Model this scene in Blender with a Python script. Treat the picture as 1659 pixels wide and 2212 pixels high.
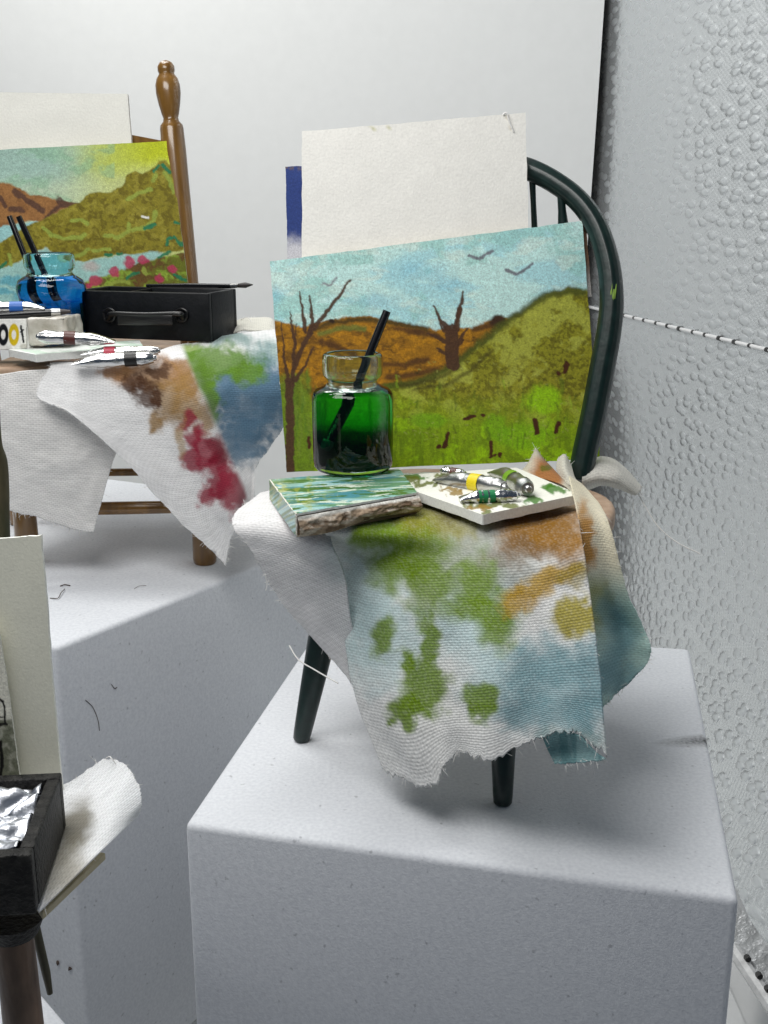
import bpy, bmesh, math, random
import numpy as np
from mathutils import Vector, Matrix, Quaternion

# units: 1 Blender unit = 1 cm (these are doll's-house miniatures inside a tabletop light box)
for o in list(bpy.data.objects): bpy.data.objects.remove(o)
S = bpy.context.scene
S.unit_settings.scale_length = 0.01
COL = S.collection
random.seed(7); RNG = np.random.RandomState(11)

# ------------------------------------------------------------------ camera
PITCH = math.radians(15.3); FPX = 2400.0; CAMH = 7.7
cd = bpy.data.cameras.new('camera'); cam = bpy.data.objects.new('camera', cd); COL.objects.link(cam)
cd.sensor_fit = 'VERTICAL'; cd.sensor_height = 24.0; cd.sensor_width = 18.0
cd.lens = 24.0 * FPX / 2212.0
cd.clip_start = 0.1; cd.clip_end = 500
cam.location = (0, 0, CAMH); cam.rotation_euler = (math.pi/2 - PITCH, 0, 0)
cd.dof.use_dof = True; cd.dof.focus_distance = 16.5; cd.dof.aperture_fstop = 1.0
cd.dof.aperture_fstop = 45.0
S.camera = cam
# ------------------------------------------------------------------ world + lamps (LED panels of the light box, plus two added washes)
W = bpy.data.worlds.new('World'); S.world = W; W.use_nodes = True
bg = W.node_tree.nodes['Background']; bg.inputs[0].default_value = (0.42, 0.64, 1.0, 1); bg.inputs[1].default_value = 0.075
def area(name, loc, target, sx, sy, power, col):
    l = bpy.data.lights.new(name, 'AREA'); l.shape = 'RECTANGLE'; l.size = sx; l.size_y = sy; l.energy = power; l.color = col
    o = bpy.data.objects.new(name, l); COL.objects.link(o); o.location = loc
    o.rotation_euler = (Vector(target)-Vector(loc)).to_track_quat('-Z', 'Y').to_euler()
    return o
area('led_or_added_wash', (-6, 8, 17.5), (0.5, 18, 4), 15, 7, 2750, (1.0, 0.985, 0.96))
area('led_or_added_wash', (-6, 24, 33), (0.5, 18, 0), 22, 6, 4200, (1.0, 0.985, 0.96))
area('led_or_added_wash', (-15, 27, 38), (-17, 48, 16), 20, 6, 7000, (1.0, 1.0, 0.96))  # added wash that brightens the backdrop, not a panel of the box
area('led_or_added_wash', (-14, 36, 30), (12, 42, 6), 8, 8, 2300, (1.0, 1.0, 0.98))  # extra lamp added to lift the dark far end of the foil wall
S.view_settings.view_transform = 'Standard'; S.view_settings.look = 'None'
S.view_settings.exposure = 0; S.view_settings.gamma = 1; S.view_settings.use_curve_mapping = False
S.render.engine = 'CYCLES'
S.cycles.max_bounces = 12; S.cycles.transmission_bounces = 12; S.cycles.glossy_bounces = 6; S.cycles.diffuse_bounces = 5
S.cycles.caustics_refractive = True; S.cycles.blur_glossy = 0.5; S.cycles.sample_clamp_indirect = 4

# ------------------------------------------------------------------ measuring helpers
_F = Vector((0, math.cos(PITCH), -math.sin(PITCH))); _U = Vector((0, math.sin(PITCH), math.cos(PITCH))); _R = Vector((1, 0, 0))
_C = Vector((0, 0, CAMH))
def ray(px, py): return _F + _R*((px-829.5)/FPX) - _U*((py-1106)/FPX)
def PZ(px, py, z):
    d = ray(px, py); return _C + d*((z-CAMH)/d.z)
def PY(px, py, y):
    d = ray(px, py); return _C + d*(y/d.y)
def PN(px, py, p, n):
    d = ray(px, py); p = Vector(p); n = Vector(n); return _C + d*((p-_C).dot(n)/d.dot(n))
def s2l(c):
    c = np.asarray(c, float)/255.0
    return np.where(c <= 0.04045, c/12.92, ((c+0.055)/1.055)**2.4)
def RGB(r, g, b):
    v = s2l((r, g, b)); return (float(v[0]), float(v[1]), float(v[2]), 1.0)

# ------------------------------------------------------------------ object helpers
def link(name, me, mat=None, parent=None):
    o = bpy.data.objects.new(name, me); COL.objects.link(o)
    if mat and not me.materials: me.materials.append(mat)
    if parent: o.parent = parent
    return o
def empty(name, loc):
    o = bpy.data.objects.new(name, None); COL.objects.link(o); o.location = loc; o.empty_display_size = 0.3
    return o
def tag(o, label=None, cat=None, group=None, kind=None):
    if label: o['label'] = label
    if cat: o['category'] = cat
    if group: o['group'] = group
    if kind: o['kind'] = kind
    return o
def adopt(child, parent):
    child.parent = parent; child.matrix_parent_inverse = Matrix.Translation(parent.location).inverted(); return child
def mesh(name, verts, faces, smooth=True):
    me = bpy.data.meshes.new(name); me.from_pydata([tuple(v) for v in verts], [], faces)
    if smooth: me.polygons.foreach_set('use_smooth', [True]*len(me.polygons))
    me.update(); return me
class MB:
    def __init__(s): s.v = []; s.f = []
    def add(s, vs, fs):
        b = len(s.v); s.v += [Vector(v) for v in vs]; s.f += [tuple(i+b for i in f) for f in fs]
    def tube(s, pts, rad, seg=12, cap=True, flat=None):
        pts = [Vector(p) for p in pts]; n = len(pts)
        if not hasattr(rad, '__len__'): rad = [rad]*n
        T = []
        for i in range(n):
            a = pts[max(i-1, 0)]; b = pts[min(i+1, n-1)]; T.append((b-a).normalized())
        up = Vector((0, 0, 1)) if abs(T[0].z) < 0.9 else Vector((0, 1, 0))
        N = (up - T[0]*up.dot(T[0])).normalized()
        vs = []
        for i in range(n):
            N = (N - T[i]*N.dot(T[i])).normalized(); Bn = T[i].cross(N)
            fl = flat[i] if flat else (1, 1)
            for k in range(seg):
                a = 2*math.pi*k/seg
                vs.append(pts[i] + N*(math.cos(a)*rad[i]*fl[0]) + Bn*(math.sin(a)*rad[i]*fl[1]))
        fs = [(i*seg+k, i*seg+(k+1) % seg, (i+1)*seg+(k+1) % seg, (i+1)*seg+k) for i in range(n-1) for k in range(seg)]
        if cap:
            fs.append(tuple(range(seg-1, -1, -1))); fs.append(tuple((n-1)*seg+k for k in range(seg)))
        s.add(vs, fs); return s
    def build(s, name, mat, parent=None, smooth=True, angle=40):
        me = mesh(name, s.v, s.f, smooth)
        o = link(name, me, mat)
        if parent: adopt(o, parent)
        if smooth: me.set_sharp_from_angle(angle=math.radians(angle))
        return o
def smooth_path(pts, n):
    P = [Vector(p) for p in pts]; out = []
    m = len(P)-1
    for k in range(n+1):
        t = k/n*m; i = min(int(t), m-1); u = t-i
        p0 = P[i-1] if i > 0 else P[0]*2-P[1]; p1 = P[i]; p2 = P[i+1]; p3 = P[i+2] if i+2 <= m else P[m]*2-P[m-1]
        out.append(0.5*((2*p1)+(p2-p0)*u+(2*p0-5*p1+4*p2-p3)*u*u+(3*p1-p0-3*p2+p3)*u**3))
    return out
def interp(xs, ys, n):
    return [float(np.interp(i/(n), xs, ys)) for i in range(n+1)]
def prism(name, base, height, mat, parent=None, bev=0.0, seg=2, down=True):
    """solid over a polygon of base points (top face), extruded down or along a vector"""
    bm = bmesh.new()
    vs = [bm.verts.new(p) for p in base]; f = bm.faces.new(vs)
    r = bmesh.ops.extrude_face_region(bm, geom=[f])
    d = Vector((0, 0, -height)) if down else Vector(height)
    bmesh.ops.translate(bm, vec=d, verts=[g for g in r['geom'] if isinstance(g, bmesh.types.BMVert)])
    bmesh.ops.recalc_face_normals(bm, faces=bm.faces)
    if bev: bmesh.ops.bevel(bm, geom=list(bm.edges), offset=bev, segments=seg, profile=0.5, affect='EDGES')
    me = bpy.data.meshes.new(name); bm.to_mesh(me); bm.free()
    me.polygons.foreach_set('use_smooth', [True]*len(me.polygons)); 
    me.set_sharp_from_angle(angle=math.radians(50 if bev else 20))
    o = link(name, me, mat)
    if parent: adopt(o, parent)
    return o
def lathe(mb, profile, base, axis=Vector((0, 0, 1)), seg=40, wob=0):
    axis = Vector(axis).normalized(); base = Vector(base)
    q = Vector((0, 0, 1)).rotation_difference(axis)
    vs = []
    for r, h in profile:
        for k in range(seg):
            a = 2*math.pi*k/seg
            vs.append(base + q @ Vector((r*math.cos(a), r*math.sin(a), h)))
    n = len(profile)
    fs = [(i*seg+k, i*seg+(k+1) % seg, (i+1)*seg+(k+1) % seg, (i+1)*seg+k) for i in range(n-1) for k in range(seg)]
    mb.add(vs, fs); return mb

# ------------------------------------------------------------------ numpy noise and painting
def _h(ix, iy, seed):
    n = (ix.astype(np.int64)*374761393 + iy.astype(np.int64)*668265263 + seed*1274126177) & 0xffffffff
    n = ((n ^ (n >> 13))*1274126177) & 0xffffffff
    return ((n ^ (n >> 16)) & 0xffff)/65535.0
def vn(x, y, seed=0):
    ix = np.floor(x); iy = np.floor(y); fx = x-ix; fy = y-iy
    fx = fx*fx*(3-2*fx); fy = fy*fy*(3-2*fy)
    a = _h(ix, iy, seed); b = _h(ix+1, iy, seed); c = _h(ix, iy+1, seed); d = _h(ix+1, iy+1, seed)
    return (a*(1-fx)+b*fx)*(1-fy)+(c*(1-fx)+d*fx)*fy
def fbm(x, y, seed=0, oct=4):
    s = 0; a = 0.5; t = 0
    wx = x+.6*(vn(x*1.3+5, y*1.3, seed+91)-.5); wy = y+.6*(vn(x*1.3, y*1.3+8, seed+92)-.5)
    for o in range(oct):
        an = .7+o*1.1; cx, sy = math.cos(an), math.sin(an); f = 2.03**o
        s = s+a*vn((wx*cx-wy*sy)*f+31, (wx*sy+wy*cx)*f+17, seed+o*17); t += a; a *= 0.55
    return s/t
def sst(e0, e1, x):
    t = np.clip((x-e0)/(e1-e0), 0, 1); return t*t*(3-2*t)
class Paint:
    """colours for the vertices of a sheet, laid down like brushwork: X, Y are sheet coordinates"""
    def __init__(s, X, Y, base, warp=6, freq=0.03, seed=3):
        s.X0 = X; s.Y0 = Y
        s.X = X+warp*(fbm(X*freq, Y*freq, seed)-.5)*4; s.Y = Y+warp*(fbm(X*freq+50, Y*freq+9, seed+1)-.5)*4
        s.c = np.tile(s2l(base), X.shape+(1,)).astype(float)
    def mix(s, m, col):
        m = np.clip(m, 0, 1)[..., None]; s.c = s.c*(1-m)+s2l(col)*m
    def mixlin(s, m, lin):
        m = np.clip(m, 0, 1)[..., None]; s.c = s.c*(1-m)+lin*m
    def sdpoly(s, pts):
        X, Y = s.X, s.Y; d = np.full(X.shape, 1e9); ins = np.zeros(X.shape, bool); n = len(pts)
        for i in range(n):
            ax, ay = pts[i]; bx, by = pts[(i+1) % n]
            ex, ey = bx-ax, by-ay; wx, wy = X-ax, Y-ay
            t = np.clip((wx*ex+wy*ey)/(ex*ex+ey*ey+1e-9), 0, 1)
            d = np.minimum(d, np.hypot(wx-ex*t, wy-ey*t))
            c = ((ay > Y) != (by > Y)) & (X < (bx-ax)*(Y-ay)/(by-ay+1e-9)+ax); ins ^= c
        return np.where(ins, -d, d)
    def poly(s, pts, col, soft=6, op=1.0, mod=None):
        m = (1-sst(-soft, soft, s.sdpoly(pts)))*op
        if mod is not None: m = m*mod
        s.mix(m, col); return m
    def stroke(s, pts, w, col, soft=3, op=1.0, taper=False):
        X, Y = s.X, s.Y; d = np.full(X.shape, 1e9); n = len(pts)
        if n == 1: pts = [pts[0], (pts[0][0]+.1, pts[0][1])]; n = 2
        for i in range(n-1):
            ax, ay = pts[i]; bx, by = pts[i+1]; ex, ey = bx-ax, by-ay
            t = np.clip(((X-ax)*ex+(Y-ay)*ey)/(ex*ex+ey*ey+1e-9), 0, 1)
            w0 = w/2*(1-((i+t)/(n-1))*0.7 if taper else 1)
            d = np.minimum(d, np.hypot(X-ax-ex*t, Y-ay-ey*t)-w0)
        s.mix((1-sst(-soft, soft, d))*op, col)
    def blob(s, cx, cy, rx, ry, col, rot=0, soft=0.35, op=1.0, rag=0.35, f=0.03, seed=5):
        a = math.radians(rot); dx = s.X-cx; dy = s.Y-cy
        u = (dx*math.cos(a)+dy*math.sin(a))/rx; v = (-dx*math.sin(a)+dy*math.cos(a))/ry
        r = np.hypot(u, v)+(fbm(s.X0*f, s.Y0*f, seed)-.5)*2*rag
        s.mix((1-sst(1-soft, 1+soft, r))*op, col)
    def mottle(s, amp, fx=0.05, fy=0.05, seed=9, oct=4):
        s.c = s.c*(1+amp*2*(fbm(s.X0*fx, s.Y0*fy, seed, oct)-.5))[..., None]
def setcol(me, C):
    a = me.color_attributes.new('Col', 'FLOAT_COLOR', 'POINT')
    C = np.clip(C, 0, 1); out = np.ones((len(me.vertices), 4), np.float32); out[:, :3] = C
    a.data.foreach_set('color', out.ravel())

# ------------------------------------------------------------------ materials
def newmat(name):
    m = bpy.data.materials.new(name); m.use_nodes = True
    nt = m.node_tree; return m, nt, nt.nodes['Principled BSDF']
def N(nt, typ, **kw):
    n = nt.nodes.new(typ)
    for k, v in kw.items(): setattr(n, k, v)
    return n
def noise_bump(nt, b, scale, strength, dist=0.02, detail=4, coord='Object', stretch=None, prev=None):
    tc = N(nt, 'ShaderNodeTexCoord'); nz = N(nt, 'ShaderNodeTexNoise'); nz.inputs['Scale'].default_value = scale; nz.inputs['Detail'].default_value = detail
    if stretch:
        mp = N(nt, 'ShaderNodeMapping'); mp.inputs['Scale'].default_value = stretch
        nt.links.new(tc.outputs[coord], mp.inputs[0]); nt.links.new(mp.outputs[0], nz.inputs['Vector'])
    else: nt.links.new(tc.outputs[coord], nz.inputs['Vector'])
    bp = N(nt, 'ShaderNodeBump'); bp.inputs['Strength'].default_value = strength; bp.inputs['Distance'].default_value = dist
    nt.links.new(nz.outputs['Fac'], bp.inputs['Height'])
    if prev: nt.links.new(prev.outputs[0], bp.inputs['Normal'])
    nt.links.new(bp.outputs[0], b.inputs['Normal']); return nz, bp
def varied(nt, b, c1, c2, scale, detail=5, coord='Object', stretch=None, lo=0.3, hi=0.7):
    tc = N(nt, 'ShaderNodeTexCoord'); nz = N(nt, 'ShaderNodeTexNoise'); nz.inputs['Scale'].default_value = scale; nz.inputs['Detail'].default_value = detail
    src = tc.outputs[coord]
    if stretch:
        mp = N(nt, 'ShaderNodeMapping'); mp.inputs['Scale'].default_value = stretch
        nt.links.new(src, mp.inputs[0]); src = mp.outputs[0]
    nt.links.new(src, nz.inputs['Vector'])
    r = N(nt, 'ShaderNodeValToRGB'); r.color_ramp.elements[0].color = c1; r.color_ramp.elements[1].color = c2
    r.color_ramp.elements[0].position = lo; r.color_ramp.elements[1].position = hi
    nt.links.new(nz.outputs['Fac'], r.inputs[0]); nt.links.new(r.outputs[0], b.inputs['Base Color']); return r
def simple(name, c1, c2=None, rough=0.5, metal=0, scale=4, bump=0.2, bs=20, bd=0.02, coat=0, stretch=None, spec=0.5, lo=.3, hi=.7):
    m, nt, b = newmat(name)
    varied(nt, b, c1, c2 or c1, scale, stretch=stretch, lo=lo, hi=hi)
    b.inputs['Roughness'].default_value = rough; b.inputs['Metallic'].default_value = metal
    b.inputs['Coat Weight'].default_value = coat; b.inputs['Coat Roughness'].default_value = 0.12
    b.inputs['Specular IOR Level'].default_value = spec
    if bump: noise_bump(nt, b, bs, bump, bd, stretch=stretch)
    return m
M = {}
def foam(name, smudge=None):
    m, nt, b = newmat(name)
    r = varied(nt, b, (0.59, 0.61, 0.645, 1), (0.67, 0.69, 0.72, 1), 18, detail=6, lo=.35, hi=.65)
    b.inputs['Roughness'].default_value = 0.85; b.inputs['Specular IOR Level'].default_value = 0.25
    noise_bump(nt, b, 34, 0.4, 0.014, detail=6)
    tc = N(nt, 'ShaderNodeTexCoord')
    # sparse grey specks
    v = N(nt, 'ShaderNodeTexNoise'); v.inputs['Scale'].default_value = 9; v.inputs['Detail'].default_value = 2
    nt.links.new(tc.outputs['Object'], v.inputs['Vector'])
    sr = N(nt, 'ShaderNodeMapRange'); sr.inputs[1].default_value = 0.24; sr.inputs[2].default_value = 0.30; sr.inputs[3].default_value = 0.72; sr.inputs[4].default_value = 1
    nt.links.new(v.outputs['Fac'], sr.inputs[0])
    mx = N(nt, 'ShaderNodeMixRGB'); mx.blend_type = 'MULTIPLY'; mx.inputs[0].default_value = 1
    nt.links.new(r.outputs[0], mx.inputs[1]); nt.links.new(sr.outputs[0], mx.inputs[2]); out = mx
    if smudge:
        (cx, cy, cz), ang, lx, ly = smudge
        mp = N(nt, 'ShaderNodeMapping'); mp.vector_type = 'TEXTURE'
        mp.inputs['Location'].default_value = (cx, cy, cz); mp.inputs['Rotation'].default_value = (0, 0, ang); mp.inputs['Scale'].default_value = (lx, ly, 2)
        nt.links.new(tc.outputs['Object'], mp.inputs[0])
        gr = N(nt, 'ShaderNodeTexGradient'); gr.gradient_type = 'SPHERICAL'; nt.links.new(mp.outputs[0], gr.inputs[0])
        nn = N(nt, 'ShaderNodeTexNoise'); nn.inputs['Scale'].default_value = 20; nt.links.new(tc.outputs['Object'], nn.inputs['Vector'])
        mu = N(nt, 'ShaderNodeMath'); mu.operation = 'MULTIPLY'; nt.links.new(gr.outputs['Fac'], mu.inputs[0]); nt.links.new(nn.outputs['Fac'], mu.inputs[1])
        m2 = N(nt, 'ShaderNodeMath'); m2.operation = 'MULTIPLY'; m2.inputs[1].default_value = 1.9; m2.use_clamp = True; nt.links.new(mu.outputs[0], m2.inputs[0])
        m3 = N(nt, 'ShaderNodeMixRGB'); m3.inputs[2].default_value = (0.06, 0.06, 0.06, 1)
        nt.links.new(m2.outputs[0], m3.inputs[0]); nt.links.new(mx.outputs[0], m3.inputs[1]); out = m3
    nt.links.new(out.outputs[0], b.inputs['Base Color'])
    return m
M['foam'] = foam('white_foam')
M['foam2'] = foam('white_foam_smudged', ((5.05, 15.2, 0), math.radians(8), 1.1, 0.24))
M['paper'] = simple('cream_card', (0.70, 0.68, 0.60, 1), (0.78, 0.76, 0.69, 1), 0.85, scale=9, bump=0.6, bs=26, bd=0.015, spec=.2)
M['sheet'] = simple('backdrop_paper', (0.725, 0.73, 0.722, 1), (0.745, 0.75, 0.742, 1), 0.8, scale=2.2, bump=0.08, bs=5, bd=0.04, spec=.2)
M['green'] = simple('dark_green_paint', (0.002, 0.012, 0.010, 1), (0.006, 0.024, 0.020, 1), 0.4, scale=7, bump=0.25, bs=9, bd=0.02, coat=0.25, spec=.4, lo=.35, hi=.75)
M['varnish'] = simple('varnished_wood', (0.15, 0.070, 0.012, 1), (0.25, 0.125, 0.024, 1), 0.28, scale=6, bump=0.15, bs=12, coat=0.6, stretch=(1, 1, .15))
M['seatwood'] = simple('raw_seat_wood', (0.30, 0.19, 0.12, 1), (0.46, 0.33, 0.23, 1), 0.6, scale=5, bump=0.3, bs=12)
M['board'] = simple('pale_board', (0.42, 0.36, 0.22, 1), (0.52, 0.45, 0.30, 1), 0.6, scale=7, bump=0.3, bs=20, stretch=(.4, 1, 1))
M['darkwood'] = simple('dark_stained_wood', (0.08, 0.045, 0.026, 1), (0.22, 0.13, 0.08, 1), 0.45, scale=5, bump=0.5, bs=14, stretch=(1, 1, .3))
M['bark'] = simple('mossy_dark_wood', (0.035, 0.035, 0.012, 1), (0.09, 0.07, 0.035, 1), 0.55, scale=5, bump=0.6, bs=14, stretch=(1, 1, .3))
M['black'] = simple('black_box_paint', (0.002, 0.003, 0.004, 1), (0.006, 0.007, 0.009, 1), 0.5, scale=5, bump=0.4, bs=14, bd=.015, spec=.22)
M['blackrim'] = simple('worn_black_wood', (0.003, 0.003, 0.003, 1), (0.028, 0.027, 0.024, 1), 0.55, spec=.3, scale=10, bump=1.0, bs=24, bd=.03, lo=.4, hi=.8)
M['brush'] = simple('black_brush_lacquer', (0.004, 0.004, 0.005, 1), None, 0.25, bump=0)
M['bristle'] = simple('dark_bristles', (0.01, 0.008, 0.008, 1), (0.04, .03, .03, 1), 0.5, bump=0.3)
M['tip'] = simple('grey_brush_tip', (0.35, 0.42, 0.42, 1), (0.6, .65, .65, 1), 0.4, bump=0.3)
M['blackpaint'] = simple('satin_black', (0.006, 0.006, 0.006, 1), None, 0.35, bump=0)
M['card_edge'] = simple('brown_card', (0.25, 0.16, 0.10, 1), (0.36, .25, .17, 1), 0.7, bump=0.2)
def foilmat(name, rough, bump, bs, tint=(.86, .86, .85, 1)):
    m, nt, b = newmat(name); b.inputs['Base Color'].default_value = tint
    b.inputs['Metallic'].default_value = 1; b.inputs['Roughness'].default_value = rough
    tc = N(nt, 'ShaderNodeTexCoord'); v = N(nt, 'ShaderNodeTexVoronoi'); v.inputs['Scale'].default_value = bs; v.feature = 'SMOOTH_F1'
    nz = N(nt, 'ShaderNodeTexNoise'); nz.inputs['Scale'].default_value = bs*.8; nz.inputs['Detail'].default_value = 4
    nt.links.new(tc.outputs['Object'], v.inputs['Vector']); nt.links.new(tc.outputs['Object'], nz.inputs['Vector'])
    ad = N(nt, 'ShaderNodeMath'); ad.operation = 'ADD'; nt.links.new(v.outputs['Distance'], ad.inputs[0]); nt.links.new(nz.outputs['Fac'], ad.inputs[1])
    bp = N(nt, 'ShaderNodeBump'); bp.inputs['Strength'].default_value = bump; bp.inputs['Distance'].default_value = 0.05
    nt.links.new(ad.outputs[0], bp.inputs['Height']); nt.links.new(bp.outputs[0], b.inputs['Normal']); return m
M['tube'] = foilmat('crumpled_tube_foil', 0.22, 0.22, 6, (.70, .70, .69, 1))
M['tubedark'] = foilmat('dull_tube_foil', 0.34, 0.35, 6, (.50, .50, .49, 1))
M['foiltray'] = foilmat('foil_scraps', 0.36, 0.4, 5, (.52, .54, .58, 1))
def band(c, rough=.4): return simple('paper_band', c, None, rough, bump=0.2, bs=25)
M['b_yellow'] = band((0.75, 0.60, 0.015, 1)); M['b_green'] = band((0.01, 0.20, 0.07, 1)); M['b_olive'] = band((0.16, 0.33, 0.02, 1))
M['b_brown'] = band((0.10, 0.03, 0.02, 1)); M['b_blue'] = band((0.02, 0.12, 0.45, 1)); M['b_maroon'] = band((0.09, 0.02, 0.015, 1))
M['b_pink'] = band((0.55, 0.06, 0.10, 1)); M['b_black'] = band((0.008, 0.008, 0.008, 1))
M['thread'] = simple('cotton_thread', (0.80, 0.79, 0.76, 1), None, 0.9, bump=0, spec=.1)
M['hair'] = simple('brown_fibre', (0.06, 0.04, 0.03, 1), None, 0.7, bump=0)
def painted(name, bump=0.5, bs=26, rough=0.7, coat=0.0, fine=0.2, fs=30):
    m, nt, b = newmat(name)
    at = N(nt, 'ShaderNodeAttribute'); at.attribute_name = 'Col'
    tc = N(nt, 'ShaderNodeTexCoord'); nz = N(nt, 'ShaderNodeTexNoise'); nz.inputs['Scale'].default_value = fs; nz.inputs['Detail'].default_value = 3
    nt.links.new(tc.outputs['Object'], nz.inputs['Vector'])
    mr = N(nt, 'ShaderNodeMapRange'); mr.inputs[1].default_value = .3; mr.inputs[2].default_value = .7; mr.inputs[3].default_value = 1-fine; mr.inputs[4].default_value = 1+fine*.6
    nt.links.new(nz.outputs['Fac'], mr.inputs[0])
    mx = N(nt, 'ShaderNodeMixRGB'); mx.blend_type = 'MULTIPLY'; mx.inputs[0].default_value = 1
    nt.links.new(at.outputs['Color'], mx.inputs[1]); nt.links.new(mr.outputs[0], mx.inputs[2]); nt.links.new(mx.outputs[0], b.inputs['Base Color'])
    b.inputs['Roughness'].default_value = rough; b.inputs['Coat Weight'].default_value = coat; b.inputs['Specular IOR Level'].default_value = .3
    noise_bump(nt, b, bs, bump, 0.02); return m
M['painted'] = painted('watercolour_card', bump=.3, fine=.24, fs=48)
M['glosspaint'] = painted('glossy_print', bump=.15, rough=.35, coat=.3, fine=.12)
M['plaster'] = painted('painted_white_board', bump=.35, rough=.5, fine=.08)
def clothmat(name, pitch=0.036, dull=1.0):
    """woven cotton: over-under thread relief from the sheet's own UV in cm, light passes through a little"""
    m, nt, b = newmat(name)
    uv = N(nt, 'ShaderNodeUVMap'); sp = N(nt, 'ShaderNodeSeparateXYZ')
    nzv = N(nt, 'ShaderNodeTexNoise'); nzv.inputs['Scale'].default_value = 3.0
    nt.links.new(uv.outputs[0], nzv.inputs['Vector'])
    vm = N(nt, 'ShaderNodeVectorMath'); vm.operation = 'MULTIPLY_ADD'; vm.inputs[1].default_value = (.05, .05, 0)
    nt.links.new(nzv.outputs['Color'], vm.inputs[0]); nt.links.new(uv.outputs[0], vm.inputs[2]); nt.links.new(vm.outputs[0], sp.inputs[0])
    def mth(op, a, c=None, clamp=False):
        n = N(nt, 'ShaderNodeMath'); n.operation = op; n.use_clamp = clamp
        for i, x in enumerate((a, c)):
            if x is None: continue
            if isinstance(x, (int, float)): n.inputs[i].default_value = x
            else: nt.links.new(x, n.inputs[i])
        return n.outputs[0]
    k = 2*math.pi/pitch
    su = mth('SINE', mth('MULTIPLY', sp.outputs[0], k*0.8)); sv = mth('SINE', mth('MULTIPLY', sp.outputs[1], k))
    hu = mth('SINE', mth('MULTIPLY', sp.outputs[0], k/2*0.8)); hv = mth('SINE', mth('MULTIPLY', sp.outputs[1], k/2))
    weave = mth('ADD', mth('ADD', mth('MULTIPLY', su, .35), mth('MULTIPLY', sv, .7)), mth('MULTIPLY', mth('MULTIPLY', hu, hv), .8))
    bp = N(nt, 'ShaderNodeBump'); bp.inputs['Strength'].default_value = 0.38; bp.inputs['Distance'].default_value = 0.007
    nt.links.new(weave, bp.inputs['Height']); nt.links.new(bp.outputs[0], b.inputs['Normal'])
    at = N(nt, 'ShaderNodeAttribute'); at.attribute_name = 'Col'
    mr = N(nt, 'ShaderNodeMapRange'); mr.inputs[1].default_value = -1.6; mr.inputs[2].default_value = 0.9; mr.inputs[3].default_value = .84; mr.inputs[4].default_value = 1.08
    nt.links.new(weave, mr.inputs[0])
    # slub: some threads darker than others
    mp = N(nt, 'ShaderNodeMapping'); mp.inputs['Scale'].default_value = (3, 22, 1); nt.links.new(uv.outputs[0], mp.inputs[0])
    nz = N(nt, 'ShaderNodeTexNoise'); nz.inputs['Scale'].default_value = 1.0; nz.inputs['Detail'].default_value = 3; nt.links.new(mp.outputs[0], nz.inputs['Vector'])
    mr2 = N(nt, 'ShaderNodeMapRange'); mr2.inputs[1].default_value = .3; mr2.inputs[2].default_value = .7; mr2.inputs[3].default_value = .88*dull; mr2.inputs[4].default_value = 1.05*dull
    nt.links.new(nz.outputs['Fac'], mr2.inputs[0])
    f = mth('MULTIPLY', mr.outputs[0], mr2.outputs[0])
    mx = N(nt, 'ShaderNodeMixRGB'); mx.blend_type = 'MULTIPLY'; mx.inputs[0].default_value = 1
    nt.links.new(at.outputs['Color'], mx.inputs[1]); nt.links.new(f, mx.inputs[2]); nt.links.new(mx.outputs[0], b.inputs['Base Color'])
    b.inputs['Roughness'].default_value = .95; b.inputs['Specular IOR Level'].default_value = .1; b.inputs['Sheen Weight'].default_value = .15
    tr = N(nt, 'ShaderNodeBsdfTranslucent'); nt.links.new(mx.outputs[0], tr.inputs['Color']); nt.links.new(bp.outputs[0], tr.inputs['Normal'])
    ms = N(nt, 'ShaderNodeMixShader'); ms.inputs[0].default_value = .34
    out = nt.nodes['Material Output']
    nt.links.new(b.outputs[0], ms.inputs[1]); nt.links.new(tr.outputs[0], ms.inputs[2]); nt.links.new(ms.outputs[0], out.inputs[0])
    return m
M['cloth'] = clothmat('woven_cotton')
def glass(name, col, rough=0.0, ior=1.42):
    m, nt, b = newmat(name); b.inputs['Base Color'].default_value = col; b.inputs['Roughness'].default_value = rough
    b.inputs['Transmission Weight'].default_value = 1; b.inputs['IOR'].default_value = ior; return m
M['glassg'] = glass('pale_green_glass', (0.82, 0.97, 0.90, 1)); M['glassb'] = glass('pale_blue_glass', (0.62, 0.90, 0.97, 1))
def liquid(name, z0, z1, cols):
    m, nt, b = newmat(name); tc = N(nt, 'ShaderNodeTexCoord'); sp = N(nt, 'ShaderNodeSeparateXYZ'); nt.links.new(tc.outputs['Object'], sp.inputs[0])
    nz = N(nt, 'ShaderNodeTexNoise'); nz.inputs['Scale'].default_value = 3
    nt.links.new(tc.outputs['Object'], nz.inputs['Vector'])
    mr = N(nt, 'ShaderNodeMapRange'); mr.inputs[1].default_value = z0; mr.inputs[2].default_value = z1; nt.links.new(sp.outputs[2], mr.inputs[0])
    ma = N(nt, 'ShaderNodeMath'); ma.operation = 'MULTIPLY_ADD'; ma.inputs[1].default_value = .12; nt.links.new(nz.outputs['Fac'], ma.inputs[0]); nt.links.new(mr.outputs[0], ma.inputs[2])
    r = N(nt, 'ShaderNodeValToRGB'); els = r.color_ramp.elements
    els[0].position = cols[0][0]; els[0].color = cols[0][1]; els[1].position = cols[-1][0]; els[1].color = cols[-1][1]
    for p, c in cols[1:-1]: e = els.new(p); e.color = c
    nt.links.new(ma.outputs[0], r.inputs[0]); nt.links.new(r.outputs[0], b.inputs['Base Color'])
    b.inputs['Transmission Weight'].default_value = 1; b.inputs['IOR'].default_value = .97; b.inputs['Roughness'].default_value = .02; return m

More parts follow.
